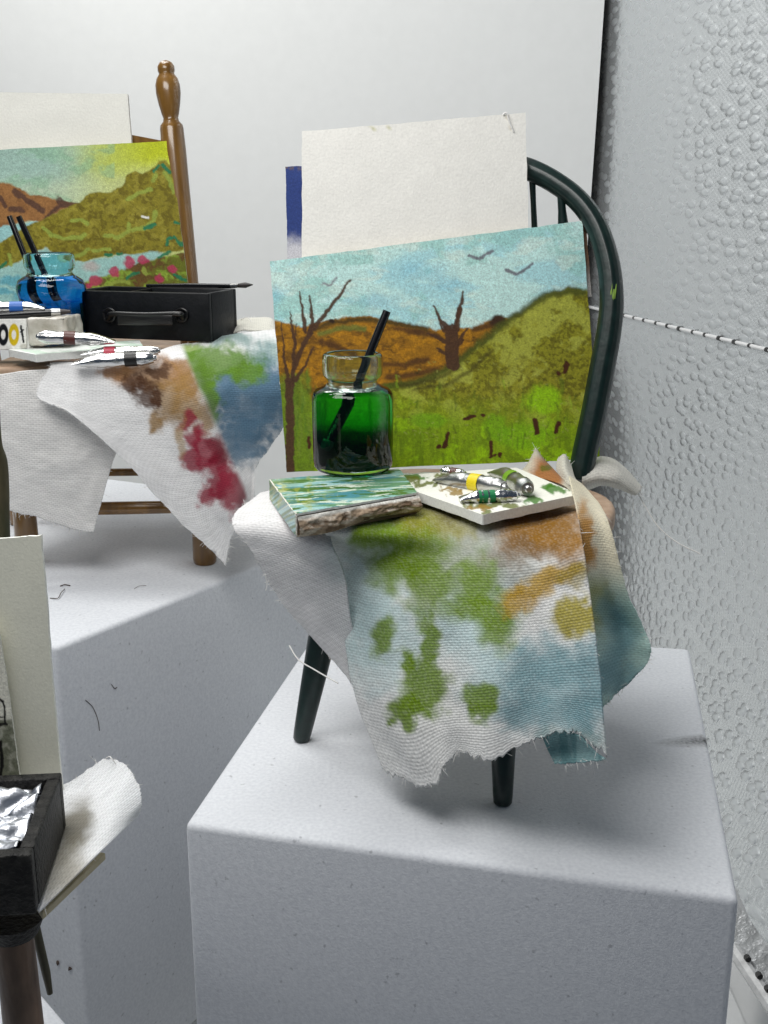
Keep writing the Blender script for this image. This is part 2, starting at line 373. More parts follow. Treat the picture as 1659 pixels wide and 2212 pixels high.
# ------------------------------------------------------------------ sheets
def catmull(P, n):
    """P: (k, ...) control array -> (n, ...)"""
    P = np.asarray(P, float); k = len(P)
    ext = np.concatenate([[2*P[0]-P[1]], P, [2*P[-1]-P[-2]]]); out = []
    for j in range(n):
        t = j/(n-1)*(k-1); i = min(int(t), k-2); u = t-i
        p0, p1, p2, p3 = ext[i], ext[i+1], ext[i+2], ext[i+3]
        out.append(.5*(2*p1+(p2-p0)*u+(2*p0-5*p1+4*p2-p3)*u*u+(3*p1-p0-3*p2+p3)*u**3))
    return np.array(out)
def cloth(name, ctrl, paintfn, parent, nr=150, nc=130, wr=0.02, rag=(0, 0, 0, 0), seed=1, hairs=(0, 0, 0, 0), thick=0.022, mat=None, ripple=0.0):
    """ctrl rows of ((px,py),point); a woven sheet through those points. rag/hairs: top,right,bottom,left"""
    A = np.array([[[c[0], c[1], *c[2]] for c in row] for row in ctrl])      # r,c,5
    G = catmull(A, nr); G = np.stack([catmull(G[i], nc) for i in range(nr)])
    px, py, P = G[..., 0], G[..., 1], G[..., 2:]
    # ragged, torn rims: move rim points in and out within the sheet
    def ragrim(idx_edge, idx_in, amt, axis_len, sd, hard=0.5):
        if not amt: return
        t = np.arange(axis_len)
        n = (fbm(t*.11, t*0+sd, sd, 3)-.5)*2*amt+(RNG.rand(axis_len)-.5)*amt*hard
        return n
    R, Cn = nr, nc
    depth = 10
    for side, amt in enumerate(rag):
        if not amt: continue
        L = Cn if side in (0, 2) else R
        n = ragrim(None, None, amt, L, seed*7+side)
        for d in range(depth):
            f = (1-d/depth)**2
            if side == 2: i = R-1-d; v = P[R-1-depth]-P[R-1-depth-3]; v = v/(np.linalg.norm(v, axis=-1, keepdims=True)+1e-9); P[i] += v*(n*f)[:, None]
            if side == 0: i = d; v = P[depth]-P[depth+3]; v = v/(np.linalg.norm(v, axis=-1, keepdims=True)+1e-9); P[i] += v*(n*f)[:, None]
            if side == 1: v = P[:, Cn-1-depth]-P[:, Cn-1-depth-3]; v = v/(np.linalg.norm(v, axis=-1, keepdims=True)+1e-9); P[:, Cn-1-d] += v*(n*f)[:, None]
            if side == 3: v = P[:, depth]-P[:, depth+3]; v = v/(np.linalg.norm(v, axis=-1, keepdims=True)+1e-9); P[:, d] += v*(n*f)[:, None]
    du = np.gradient(P, axis=1); dv = np.gradient(P, axis=0)
    nn = np.cross(du, dv); nn /= (np.linalg.norm(nn, axis=-1, keepdims=True)+1e-9)
    P = P+nn*((fbm(P[..., 0]*1.3+seed, P[..., 2]*1.1, seed, 3)-.5)*wr*4)[..., None]
    if ripple:
        t = np.linspace(0, 1, nr)[:, None]; s = np.linspace(0, 1, nc)[None, :]
        P = P+nn*(ripple*np.sin(s*9+t*1.5+seed)*t)[..., None]
    # uv in cm from average arc length
    lu = np.linalg.norm(np.diff(P, axis=1), axis=-1).mean(0); lv = np.linalg.norm(np.diff(P, axis=0), axis=-1).mean(1)
    U = np.concatenate([[0], np.cumsum(lu)]); V = np.concatenate([[0], np.cumsum(lv)])
    verts = P.reshape(-1, 3); idx = np.arange(nr*nc).reshape(nr, nc)
    faces = np.stack([idx[:-1, :-1], idx[1:, :-1], idx[1:, 1:], idx[:-1, 1:]], -1).reshape(-1, 4)
    me = bpy.data.meshes.new(name); me.from_pydata(verts.tolist(), [], faces.tolist()); me.polygons.foreach_set('use_smooth', [True]*len(me.polygons))
    uvl = me.uv_layers.new(name='UVMap'); UV = np.stack(np.meshgrid(U, V), -1).reshape(-1, 2)
    li = np.empty(len(me.loops), np.int32); me.loops.foreach_get('vertex_index', li)
    uvl.data.foreach_set('uv', UV[li].astype(np.float32).ravel())
    setcol(me, paintfn(px, py).reshape(-1, 3))
    o = link(name, me, mat or M['cloth']); 
    if parent: adopt(o, parent)
    md = o.modifiers.new('thickness', 'SOLIDIFY'); md.thickness = thick; md.offset = 0
    # frayed fibres at the rims
    mb = MB()
    for side, cnt in enumerate(hairs):
        for _ in range(cnt):
            if side == 2: j = RNG.randint(2, nc-2); p = P[-1, j]; d = P[-1, j]-P[-9, j]
            elif side == 0: j = RNG.randint(2, nc-2); p = P[0, j]; d = P[0, j]-P[8, j]
            elif side == 1: j = RNG.randint(2, nr-2); p = P[j, -1]; d = P[j, -1]-P[j, -9]
            else: j = RNG.randint(2, nr-2); p = P[j, 0]; d = P[j, 0]-P[j, 8]
            d = Vector(d).normalized()+Vector(RNG.randn(3))*.35; ln = .02+abs(RNG.randn())*.035
            a = Vector(p)-d*.03; q = Vector(RNG.randn(3))*.015
            mb.tube([a, a+d*(ln*.5)+q, a+d*ln+q*2.5], [.004, .003, .0015], 4, True)
    if mb.v: 
        h = mb.build('frayed_edge', M['thread'], None, smooth=False); h['kind'] = 'stuff'
        adopt(h, parent if parent else o)
    return o
def sheet(name, C3, CP, thick, nx, ny, paintfn, mat, parent=None, edge=(225, 222, 210), warp=0.02, rough_edge=0.006, bow=0.0, seed=1):
    """card with corners TL,TR,BR,BL; painted front, plain edge and back"""
    C3 = [np.array(c) for c in C3]; CP = [np.array(c, float) for c in CP]
    s, t = np.meshgrid(np.linspace(0, 1, nx), np.linspace(0, 1, ny))
    def bil(C):
        s_, t_ = s[..., None], t[..., None]
        return (C[0]*(1-s_)+C[1]*s_)*(1-t_)+(C[3]*(1-s_)+C[2]*s_)*t_
    P = bil(C3); Q = bil(CP)
    n = np.cross(C3[1]-C3[0], C3[3]-C3[0]); n /= np.linalg.norm(n)      # away from viewer when TL,TR,BL viewed from the front
    if n[1] < 0 and abs(n[1]) > .2 or (abs(n[1]) <= .2 and n[2] > 0): n = -n
    off = (fbm(s*2.3+seed, t*2.1, seed, 2)-.5)*warp*2+bow*np.sin(math.pi*s)
    P = P+n*off[..., None]
    # hand-cut rims
    e = rough_edge
    jx = (fbm(t*14, t*0+seed, seed+3, 4)-.5)*4*e; jy = (fbm(s*14, s*0+seed, seed+4, 4)-.5)*4*e
    ux = (C3[1]-C3[0])/np.linalg.norm(C3[1]-C3[0]); uy = (C3[3]-C3[0])/np.linalg.norm(C3[3]-C3[0])
    wx = np.clip(abs(s-.5)*2-.9, 0, 1)*10; wy = np.clip(abs(t-.5)*2-.9, 0, 1)*10
    P = P+ux*(jx*wx)[..., None]+uy*(jy*wy)[..., None]
    V = P.reshape(-1, 3).tolist(); idx = np.arange(nx*ny).reshape(ny, nx)
    F = np.stack([idx[:-1, :-1], idx[1:, :-1], idx[1:, 1:], idx[:-1, 1:]], -1).reshape(-1, 4).tolist()
    ring = list(idx[0, :])+list(idx[1:, -1])+list(idx[-1, -2::-1])+list(idx[-2:0:-1, 0])
    b = len(V); m = len(ring); PV = P.reshape(-1, 3)
    V += [PV[i].tolist() for i in ring]; V += [(PV[i]+n*thick).tolist() for i in ring]; V += [(PV[i]+n*thick).tolist() for i in ring]
    F += [[b+i, b+(i+1) % m, b+m+(i+1) % m, b+m+i] for i in range(m)]
    F.append([b+2*m+i for i in range(m)])
    me = bpy.data.meshes.new(name); me.from_pydata(V, [], F); me.polygons.foreach_set('use_smooth', [i < (nx-1)*(ny-1) for i in range(len(F))])
    C = np.concatenate([paintfn(Q[..., 0], Q[..., 1]).reshape(-1, 3), np.tile(s2l(edge), (3*m, 1))]); setcol(me, C)
    o = link(name, me, mat)
    if parent: adopt(o, parent)
    return o
def flatcol(c, mott=.04):
    def f(X, Y):
        p = Paint(X, Y, c); p.mottle(mott, .02, .02); return p.c
    return f

# ================================================================== SETTING
def sweep():
    prof = []
    for k in range(20): prof.append((48.0, 42-k*2.0))
    for k in range(13):
        a = k/12*math.pi/2; prof.append((48-6*(1-math.cos(a)), 0-4-6*math.sin(a)+0))
    prof = [(y, z) for y, z in prof if z >= -4]+[(48-6*(1-math.cos(a)), -4-6*math.sin(a)) for a in [i/10*math.pi/2 for i in range(1, 11)]]
    prof += [(y, -10.0) for y in (36, 28, 18, 6, -10)]
    nx = 30; vs = []; fs = []
    for y, z in prof:
        for k in range(nx):
            x = -50+(58.61)*k/(nx-1)
            xr = x if k < nx-1 else 8.61+0.025*(z-9.3)
            vs.append((xr, y+0.12*math.sin(x*.35+z*.2)*(z > -4), z))
    n = len(prof)
    for i in range(n-1):
        for k in range(nx-1): fs.append((i*nx+k, (i+1)*nx+k, (i+1)*nx+k+1, i*nx+k+1))
    o = link('backdrop', mesh('backdrop', vs, fs), M['sheet']); o['kind'] = 'structure'
sweep()
floor = link('floor', mesh('floor', [(-60, -20, -10.3), (60, -20, -10.3), (60, 60, -10.3), (-60, 60, -10.3)], [(0, 1, 2, 3)]), M['sheet']); floor['kind'] = 'structure'
bw = link('back_wall', mesh('back_wall', [(-60, 52, -10.3), (9.9, 52, -10.3), (9.9, 52, 45), (-60, 52, 45)], [(0, 1, 2, 3)]), simple('dark_liner', (.42, .40, .36, 1), (.5, .48, .44, 1), .7)); bw['kind'] = 'structure'

# silver padded side wall of the light box
def foilwallmat():
    m, nt, b = newmat('silver_bubble_foil')
    b.inputs['Base Color'].default_value = (0.62, 0.645, 0.66, 1); b.inputs['Metallic'].default_value = .72; b.inputs['Roughness'].default_value = .34
    uv = N(nt, 'ShaderNodeUVMap'); mp = N(nt, 'ShaderNodeMapping'); mp.inputs['Scale'].default_value = (.42, 1, 1); nt.links.new(uv.outputs[0], mp.inputs[0])
    dn = N(nt, 'ShaderNodeTexNoise'); dn.inputs['Scale'].default_value = 2.5; dn.inputs['Detail'].default_value = 3; nt.links.new(mp.outputs[0], dn.inputs['Vector'])
    vm = N(nt, 'ShaderNodeVectorMath'); vm.operation = 'MULTIPLY_ADD'; vm.inputs[1].default_value = (.12, .12, 0)
    nt.links.new(dn.outputs['Color'], vm.inputs[0]); nt.links.new(mp.outputs[0], vm.inputs[2])
    v = N(nt, 'ShaderNodeTexVoronoi'); v.voronoi_dimensions = '2D'; v.inputs['Scale'].default_value = 2.6; v.inputs['Randomness'].default_value = .8; nt.links.new(vm.outputs[0], v.inputs['Vector'])
    r = N(nt, 'ShaderNodeMapRange'); r.interpolation_type = 'SMOOTHSTEP'; r.inputs[1].default_value = .14; r.inputs[2].default_value = .47; r.inputs[3].default_value = 1; r.inputs[4].default_value = 0
    nt.links.new(v.outputs['Distance'], r.inputs[0])
    def wave(rot, sc, lo):
        w = N(nt, 'ShaderNodeTexWave'); w.inputs['Scale'].default_value = sc; w.inputs['Distortion'].default_value = 2.5; w.inputs['Detail'].default_value = 2
        m2 = N(nt, 'ShaderNodeMapping'); m2.inputs['Rotation'].default_value = (0, 0, rot); nt.links.new(mp.outputs[0], m2.inputs[0]); nt.links.new(m2.outputs[0], w.inputs['Vector']); return w.outputs['Fac']
    w1 = wave(.8, 3.0, 0); w2 = wave(-.6, 3.4, 0)
    ad = N(nt, 'ShaderNodeMath'); ad.operation = 'ADD'; nt.links.new(w1, ad.inputs[0]); nt.links.new(w2, ad.inputs[1])
    inv = N(nt, 'ShaderNodeMath'); inv.operation = 'SUBTRACT'; inv.inputs[0].default_value = 1; nt.links.new(r.outputs[0], inv.inputs[1])
    mu = N(nt, 'ShaderNodeMath'); mu.operation = 'MULTIPLY'; nt.links.new(ad.outputs[0], mu.inputs[0]); nt.links.new(inv.outputs[0], mu.inputs[1])
    ma = N(nt, 'ShaderNodeMath'); ma.operation = 'MULTIPLY_ADD'; ma.inputs[1].default_value = .10; nt.links.new(mu.outputs[0], ma.inputs[0]); nt.links.new(r.outputs[0], ma.inputs[2])
    big = N(nt, 'ShaderNodeTexNoise'); big.inputs['Scale'].default_value = .14; nt.links.new(mp.outputs[0], big.inputs['Vector'])
    st = N(nt, 'ShaderNodeMapRange'); st.inputs[1].default_value = .35; st.inputs[2].default_value = .6; st.inputs[3].default_value = .5; st.inputs[4].default_value = 1.0
    nt.links.new(big.outputs['Fac'], st.inputs[0])
    bp = N(nt, 'ShaderNodeBump'); bp.inputs['Distance'].default_value = .078; 
    sx = N(nt, 'ShaderNodeSeparateXYZ'); nt.links.new(uv.outputs[0], sx.inputs[0])
    gm = N(nt, 'ShaderNodeMapRange'); gm.interpolation_type = 'SMOOTHSTEP'; gm.inputs[1].default_value = 7.5; gm.inputs[2].default_value = 15; gm.inputs[3].default_value = .10; gm.inputs[4].default_value = .85
    nt.links.new(sx.outputs[0], gm.inputs[0])
    gmu = N(nt, 'ShaderNodeMath'); gmu.operation = 'MULTIPLY'; nt.links.new(st.outputs[0], gmu.inputs[0]); nt.links.new(gm.outputs[0], gmu.inputs[1])
    fn = N(nt, 'ShaderNodeTexNoise'); fn.inputs['Scale'].default_value = 7; fn.inputs['Detail'].default_value = 4; nt.links.new(mp.outputs[0], fn.inputs['Vector'])
    fb = N(nt, 'ShaderNodeBump'); fb.inputs['Strength'].default_value = .7; fb.inputs['Distance'].default_value = .035; nt.links.new(fn.outputs['Fac'], fb.inputs['Height']); nt.links.new(fb.outputs[0], bp.inputs['Normal'])
    rg_ = N(nt, 'ShaderNodeMapRange'); rg_.inputs[3].default_value = .18; rg_.inputs[4].default_value = .42; nt.links.new(r.outputs[0], rg_.inputs[0]); nt.links.new(rg_.outputs[0], b.inputs['Roughness'])
    nt.links.new(gmu.outputs[0], bp.inputs['Strength']); nt.links.new(ma.outputs[0], bp.inputs['Height'])
    nt.links.new(bp.outputs[0], b.inputs['Normal']); return m
M['foilwall'] = foilwallmat()
ZS = 3.6
s_far = PZ(1287, 664, ZS); s_a = PZ(1345, 680, ZS); s_b = PZ(1659, 755, ZS)
wdir = (s_b-s_a).normalized()
foil = empty('foil_wall', (10, 30, -9))
tag(foil, 'silver embossed foil side wall of the light box with a stitched seam, at the right', 'wall')
def wall_part():
    g1 = PZ(1600, 1958, -8.0); g2 = PZ(1659, 2043, -8.0); gd = (g2-g1).normalized()
    stations = [0, .12, .25, .4, .55, .7, .85, 1.0]
    up = [s_a+wdir*t for t in np.linspace(-(s_a-PZ(1287, 664, ZS)).length-4, 40, 24)]
    near = g2+gd*14; far = Vector((9.8, 50, -8))
    def bot(f):
        k = [far, g1.lerp(far, .45)+Vector((.6, 0, 0)), g1, near]
        q = [0, .45, .82, 1]
        i = max(j for j in range(4) if q[j] <= f+1e-9); i = min(i, 2); u = (f-q[i])/(q[i+1]-q[i]); return k[i].lerp(k[i+1], u)
    vs = []; uvs = []; nr = 30
    cols = len(up)
    for j in range(nr+1):
        for i, p in enumerate(up):
            if j <= 15:
                z = 42-(42-ZS)*j/15; q = Vector((p.x+.015*(z-ZS), p.y, z))
            else:
                u = (j-15)/15; b = bot(i/(cols-1)); q = p.lerp(b, u); q.x += .35*math.sin(u*math.pi)
            vs.append(q)
    for j in range(nr+1):
        for i in range(cols):
            L = (up[i]-up[0]).length; hgt = (j/15*(42-ZS)) if j <= 15 else (42-ZS)+(j-15)/15*12
            uvs.append((L, -hgt))
    fs = [(j*cols+i, (j+1)*cols+i, (j+1)*cols+i+1, j*cols+i+1) for j in range(nr) for i in range(cols-1)]
    me = mesh('foil_sheet', vs, fs); ul = me.uv_layers.new(name='UVMap')
    for l in me.loops: ul.data[l.index].uv = uvs[l.vertex_index]
    adopt(link('foil_sheet', me, M['foilwall']), foil)
    # piped seam with dark stitches
    c = MB(); pth = [s_a-wdir*4+Vector((-.05, 0, 0))+(wdir*(k*.5)) for k in range(90)]
    c.tube(pth, .06, 8); c.build('piping', simple('white_piping', (.72, .72, .72, 1), None, .5, bump=.2), foil)
    for k in range(26):
        t = .3+k*1.02*(1 if k < 3 else 1)
        p = s_a+wdir*(t-1.0)+Vector((-.06, 0, 0))
        sl = random.uniform(.05, .1); p = p+wdir*random.uniform(-.07, .07); MB().tube([p-wdir*sl, p+wdir*sl], random.uniform(.07, .09), 8).build('stitch', M['b_black'], foil)
    # lower fold: dull strip, second piping, black stitches
    a1, a2 = PZ(1585, 1936, -8.0), PZ(1700, 2100, -8.0); b1, b2 = PZ(1585, 2053, -8.4), PZ(1700, 2225, -8.4)
    f = MB(); f.add([a1+Vector((0,0,-.02)), a2+Vector((0,0,-.02)), b2, b1], [(0, 1, 2, 3)]); f.build('lower_fold', simple('dull_foil', (.20, .205, .21, 1), (.42, .43, .44, 1), .35, .6, scale=2, bump=.9, bs=4, bd=.08), foil)
    MB().tube([b1, b2], .16, 8).build('piping', simple('grey_piping', (.5, .5, .5, 1), (.7, .7, .7, 1), .4, .3, bump=.5, bs=8), foil)
    for px, py in ((1612, 2066), (1637, 2103), (1656, 2132)):
        p = PZ(px, py, -8.2); MB().tube([p, p+(b2-b1).normalized()*.12], .07, 6).build('stitch', M['b_black'], foil)
wall_part()

# ================================================================== FOAM BLOCKS
def block(tops, depth, label, mat, bev=.09):
    o = prism('foam_block', tops, depth, mat, None, bev, 3)
    return tag(o, label, 'foam block')
A, B, Cc = PZ(398, 1780, 0), PZ(1597, 1945, 0), PZ(1490, 1400, 0)
Dd = PZ(690, 1352, 0)
block([A, B, Cc, Dd], 8.0, 'white foam block in the foreground carrying the dark green chair', M['foam2'])
Z2 = .9
K = PZ(118, 1400, Z2); K2 = PZ(560, 1221, Z2); e = (K2-K).normalized()
b1 = PZ(240, 1034, Z2); b2_ = PZ(348, 1048, Z2); be = (b2_-b1).normalized()
# right edge meets back edge
def isect(p, d, q, f):
    den = d.x*f.y-d.y*f.x; t = ((q.x-p.x)*f.y-(q.y-p.y)*f.x)/den; return p+d*t
kb = isect(K, e, b1, be); fd = Vector((-e.y, e.x, 0)); 
lf = K+fd*9; lb = b1-be*12
block([K, kb, lb, lf], 9.0, 'large white foam block further back under the brown wooden chair', M['foam'])
Z3 = -2.6
q0 = PZ(90, 2143, Z3); q1 = PZ(152, 2216, Z3); qd = (q1-q0).normalized(); qn = Vector((-qd.y, qd.x, 0))
block([q0+qd*6+Vector((-7, -2, 0)), q0+qd*6, q0, q0+Vector((-7, 2.2, 0))], 5.5, 'white foam block at the bottom left corner, only its tip in view', M['foam'])

# ================================================================== DARK GREEN CHAIR
yaw = math.radians(-30); EX = Vector((math.cos(yaw), math.sin(yaw), 0)); EY = Vector((-math.sin(yaw), math.cos(yaw), 0))
O1 = Vector((1.107, 15.76, 0))
def L1(u, w, z): return O1+EX*u+EY*w+Vector((0, 0, z))
SZ = 3.62
chair = empty('hoop_back_chair', O1); tag(chair, 'dark green hoop-back miniature chair with raw wood seat on the front foam block', 'chair')
# seat
out = []
for k in range(40):
    a = 2*math.pi*k/40; c, s = math.cos(a), math.sin(a)
    ex = 2/3.2; u = 2.28*math.copysign(abs(c)**ex, c); w = 1.86*math.copysign(abs(s)**ex, s)
    if w > 0: u *= 1-.13*w/1.86
    else: u *= 1+.14*w/1.86
    out.append(L1(u, w, SZ-.05))
prism('seat', out, .32, M['seatwood'], chair, .1, 3)
for (fx, fy), tu, tw in (((650, 1600), -1.25, -1.15), ((1086, 1738), 1.25, -1.15)):
    foot = PZ(fx, fy, 0.0); foot.z = .0; top = L1(tu, tw, SZ-.3)
    pts = [foot+(top-foot)*t for t in (0, .01, .04, .3, .6, .8, .93, 1)]
    MB().tube(pts, [.10, .125, .135, .18, .225, .20, .17, .16], 20).build('leg', M['green'], chair)
for tu, tw, fu, fw in ((-1.1, 1.25, -1.45, 1.55), (1.1, 1.25, 1.35, 1.35)):
    foot = L1(fu, fw, 0); top = L1(tu, tw, SZ-.3)
    pts = [foot+(top-foot)*t for t in (0, .01, .04, .3, .6, .8, .93, 1)]
    MB().tube(pts, [.10, .125, .135, .18, .225, .20, .17, .16], 20).build('leg', M['green'], chair)
# hoop: lies in a plane leaning back
hb = PZ(1250, 1038, SZ)
HX = Vector((math.cos(math.radians(-20)), math.sin(math.radians(-20)), 0)); HY = Vector((-HX.y, HX.x, 0))
lean = math.tan(math.radians(14)); hn = (HY - Vector((0, 0, 1))*lean).normalized()      # plane normal
vis = [(1252, 1036), (1262, 985), (1281, 900), (1300, 800), (1316, 710), (1321, 640), (1313, 565), (1289, 490), (1250, 434), (1200, 395), (1150, 369)]
HP = [PN(x, y, hb, hn) for x, y in vis]
hv = (Vector((0, 0, 1))+HY*lean).normalized()
uv_ = [((p-hb).dot(HX), (p-hb).dot(hv)) for p in HP]
ucen = uv_[-1][0]-.62
top_v = uv_[-1][1]+.10
right = uv_+[(ucen+.32, top_v-.022)]
full = right+[(ucen, top_v)]+[(2*ucen-u, v) for u, v in reversed(right)]
hoop_pts = [hb+HX*u+hv*v for u, v in full]
def grooved(mb, pts, r, seg=40, groove=0.03):
    base = len(mb.v); mb.tube(pts, r, seg)
    n = len(pts)
    for i in range(n):
        for k in range(seg):
            v = mb.v[base+i*seg+k]; c = pts[i]
            g = 1-groove*(1+math.cos(k*2*math.pi/seg*7+i*.02))*(.5+.5*math.sin(k*3.1))
            mb.v[base+i*seg+k] = c+(v-c)*g
hp = smooth_path(hoop_pts, 110)
rr = [.172 + .010*math.sin(i*.13)+.018*abs(i/110-.5)*2 for i in range(111)]
h_ = MB(); grooved(h_, hp, rr, 48, .03); h_.build('hoop', M['green'], chair, angle=80)
# scratch of light green on the hoop
for i0, kk in ((33, 0),):
    pass
def fleck():
    mb = MB()
    for t in range(7):
        ox = random.uniform(-6, 6)
        a = PN(1327+ox, 612+random.uniform(0, 14), hb-HY*.178, hn); b = PN(1324+ox*.9, 640+random.uniform(0, 12), hb-HY*.178, hn)
        mb.tube([a, (a+b)/2, b], [.005, .013, .005], 6)
    mb.build('paint_fleck', simple('light_green_fleck', (.16, .28, .02, 1), None, .6, bump=0), chair)
fleck()
# spindles
for px_t, py_t, px_b, py_b in ((1149, 372, 1156, 520), (1212, 425, 1222, 560)):
    a = PN(px_t, py_t, hb, hn); b = PY(px_b, py_b, a.y-.02); d = (b-a).normalized(); L = (a.z-SZ)/(-d.z)
    pts = [a+d*(L*t) for t in (0, .05, .1, .2, .3, .5, .75, 1)]
    w = (.06, .065, .085, .10, .075, .08, .09, .08) if px_t > 1200 else (.055, .05, .045, .05, .05, .07, .09, .08)
    MB().tube(pts, w, 12).build('spindle', M['green'], chair)
for uu in (-.2, -.95, .45):
    a = hb+HX*(ucen+uu)+hv*(top_v-.1-uu*uu*.2); b = hb+HX*(ucen+uu*.85)+HY*.9
    MB().tube([a.lerp(b, t) for t in (0, .1, .3, .6, 1)], [.06, .07, .08, .09, .08], 12).build('spindle', M['green'], chair)

# ---- cards leaning on the green chair
def plane_y(y0, z0, lean_deg, yawd=0):
    ln = math.tan(math.radians(lean_deg)); n = Vector((math.sin(math.radians(-yawd)), math.cos(math.radians(-yawd)), -ln)).normalized(); return Vector((0, y0, z0)), n
def z3(x, y): return ((750+x*.66305)*.73733, (300+y*.66305)*.73733)
def paint1(X, Y):
    x = (X/.73733-750)/.66305; y = (Y/.73733-300)/.66305
    p = Paint(x, y, (200, 236, 230), warp=5, freq=.035)
    p.mix(sst(.46, .68, fbm(x*.006, y*.012, 4))*.5, (150, 210, 224))
    p.mix(sst(.5, .65, fbm(x*.007+9, y*.010, 8))*.6, (156, 208, 198))
    p.mix(sst(.55, .7, fbm(x*.009, y*.02+7, 14))*.5, (218, 236, 224))
    for a in ((540, 870, 90, 30), (740, 740, 110, 40), (850, 790, 60, 30), (90, 850, 30, 40)): p.blob(*a, (120, 190, 216), op=.4, soft=.7)
    hill = [(60, 950), (200, 985), (300, 962), (400, 940), (480, 936), (600, 955), (700, 985), (800, 998), (950, 985), (1080, 940), (1140, 948), (1020, 1120), (700, 1290), (560, 1300), (250, 1330), (60, 1300)]
    p.poly(hill, (158, 110, 26), 7)
    hm = (p.sdpoly(hill) < 0)
    p.mix(hm*sst(.46, .66, fbm(x*.02, y*.04, 21, 5))*.75, (104, 70, 22))
    p.mix(hm*sst(.46, .66, fbm(x*.04, y*.06, 22, 5))*.75, (190, 132, 26))
    p.stroke([(250, 1000), (340, 965), (480, 950), (600, 962), (760, 995)], 20, (88, 66, 22), 8)
    p.stroke([(280, 1015), (380, 985), (480, 990)], 22, (105, 120, 50), 8, .8)
    for s in ([(290, 1045), (360, 1070), (440, 1110)], [(560, 1150), (660, 1150), (760, 1125)], [(580, 1205), (680, 1195), (800, 1170)], [(960, 990), (1020, 980), (1090, 960)], [(620, 990), (700, 1005), (800, 1020)]): p.stroke(s, 26, (82, 52, 26), 10, .85)
    p.blob(1070, 960, 34, 24, (62, 40, 24)); p.blob(332, 962, 14, 9, (50, 34, 20))
    fr = [(60, 1260), (180, 1200), (250, 1310), (420, 1290), (560, 1240), (700, 1225), (800, 1190), (900, 1130), (1000, 1045), (1100, 965), (1200, 895), (1290, 838), (1380, 812), (1480, 822), (1600, 1000), (1600, 1700), (60, 1700)]
    fm = 1-sst(-8, 8, p.sdpoly(fr)); p.mix(fm, (144, 142, 36))
    n1 = fbm(x*.085, y*.085, 31, 5); n2 = fbm(x*.014, y*.014, 33, 5)
    p.mix(fm*sst(.46, .60, n1)*.75, (98, 92, 20)); p.mix(fm*sst(.48, .66, n2)*.75, (178, 182, 74))
    p.stroke([(560, 1250), (700, 1228), (800, 1190), (900, 1130), (1000, 1045), (1100, 965), (1200, 895), (1290, 842), (1380, 822), (1450, 830)], 32, (78, 84, 26), 12, .9)
    for s in ([(640, 1250), (800, 1215), (900, 1160)], [(700, 1262), (840, 1240), (950, 1170), (1040, 1090)]): p.stroke(s, 18, (70, 62, 22), 9, .7)
    low = fm*sst(1240, 1480, y+60*(fbm(x*.01, y*.01, 37)-.5)+(x-800)*-.06)
    p.mix(low*.9, (138, 172, 14)); p.mix(low*sst(.45, .6, fbm(x*.05, y*.009, 41))*.55, (106, 134, 16)); p.mix(low*sst(.5, .62, fbm(x*.012, y*.012, 43))*.85, (156, 200, 16))
    p.blob(1270, 1310, 80, 70, (150, 200, 16), op=.9); p.blob(760, 1400, 90, 30, (120, 172, 20), op=.7); p.blob(1180, 1470, 120, 60, (122, 178, 18), op=.6); p.blob(1060, 1430, 50, 60, (122, 178, 18), op=.6)
    p.poly([(60, 1200), (240, 1180), (250, 1640), (60, 1700)], (96, 122, 30), 14, .7)
    rnd = random.Random(4)
    for k in range(150):
        xx = rnd.uniform(160, 1480); yy = rnd.uniform(1250, 1600); ln = rnd.uniform(15, 70)
        if xx > 1500: continue
        p.stroke([(xx, yy), (xx+rnd.uniform(-7, 7), yy-ln)], rnd.uniform(3, 10), rnd.choice([(84, 112, 22), (136, 152, 44), (74, 92, 20), (142, 178, 36)]), 4, .55)
    for k in range(30):
        xx = rnd.uniform(165, 245); yy = rnd.uniform(1220, 1600)
        p.stroke([(xx, yy), (xx+rnd.uniform(-4, 4), yy-rnd.uniform(30, 80))], 8, rnd.choice([(92, 124, 34), (122, 144, 46)]), 4, .6)
    for k in range(420):
        xx = rnd.uniform(560, 1480); yy = rnd.uniform(900, 1500)
        if yy < 1230-(xx-560)*.5: continue
        p.stroke([(xx, yy), (xx+rnd.uniform(-12, 12), yy+rnd.uniform(-8, 8))], rnd.uniform(3, 6), rnd.choice([(60, 60, 20), (168, 174, 88), (96, 98, 30)]), 3, .55)
    br = (80, 54, 36)
    for pts, w, tp in (([(150, 1650), (150, 1400), (146, 1225)], 38, 0), ([(148, 1240), (125, 1120), (113, 965)], 18, 1), ([(160, 1240), (172, 1060), (150, 915)], 22, 1), ([(165, 1170), (205, 1080), (240, 1010)], 22, 0), ([(235, 1010), (330, 900), (420, 778)], 26, 1),
                       ([(216, 1000), (205, 910), (197, 830)], 20, 1), ([(246, 990), (243, 910), (240, 848)], 20, 1), ([(172, 1220), (215, 1160), (255, 1072)], 20, 1), ([(172, 1060), (176, 975)], 14, 1), ([(150, 1650), (130, 1660)], 20, 0),
                       ([(872, 1150), (868, 1080), (862, 1000)], 58, 0), ([(862, 1010), (825, 960), (785, 893)], 24, 1), ([(872, 1010), (895, 930), (918, 828)], 28, 1), ([(830, 1000), (812, 940)], 14, 1), ([(890, 1000), (902, 905)], 18, 0), ([(870, 1110), (800, 1080)], 26, 1), ([(868, 1060), (760, 1008)], 26, 1), ([(885, 1060), (935, 990)], 26, 1), ([(880, 1100), (915, 1040)], 20, 1)):
        p.stroke(pts, w, br, 3, .97, bool(tp))
    for pts in ([(940, 676), (985, 690), (1042, 652)], [(1103, 738), (1160, 752), (1224, 708)]): p.stroke(pts, 13, (112, 108, 118), 4, .9)
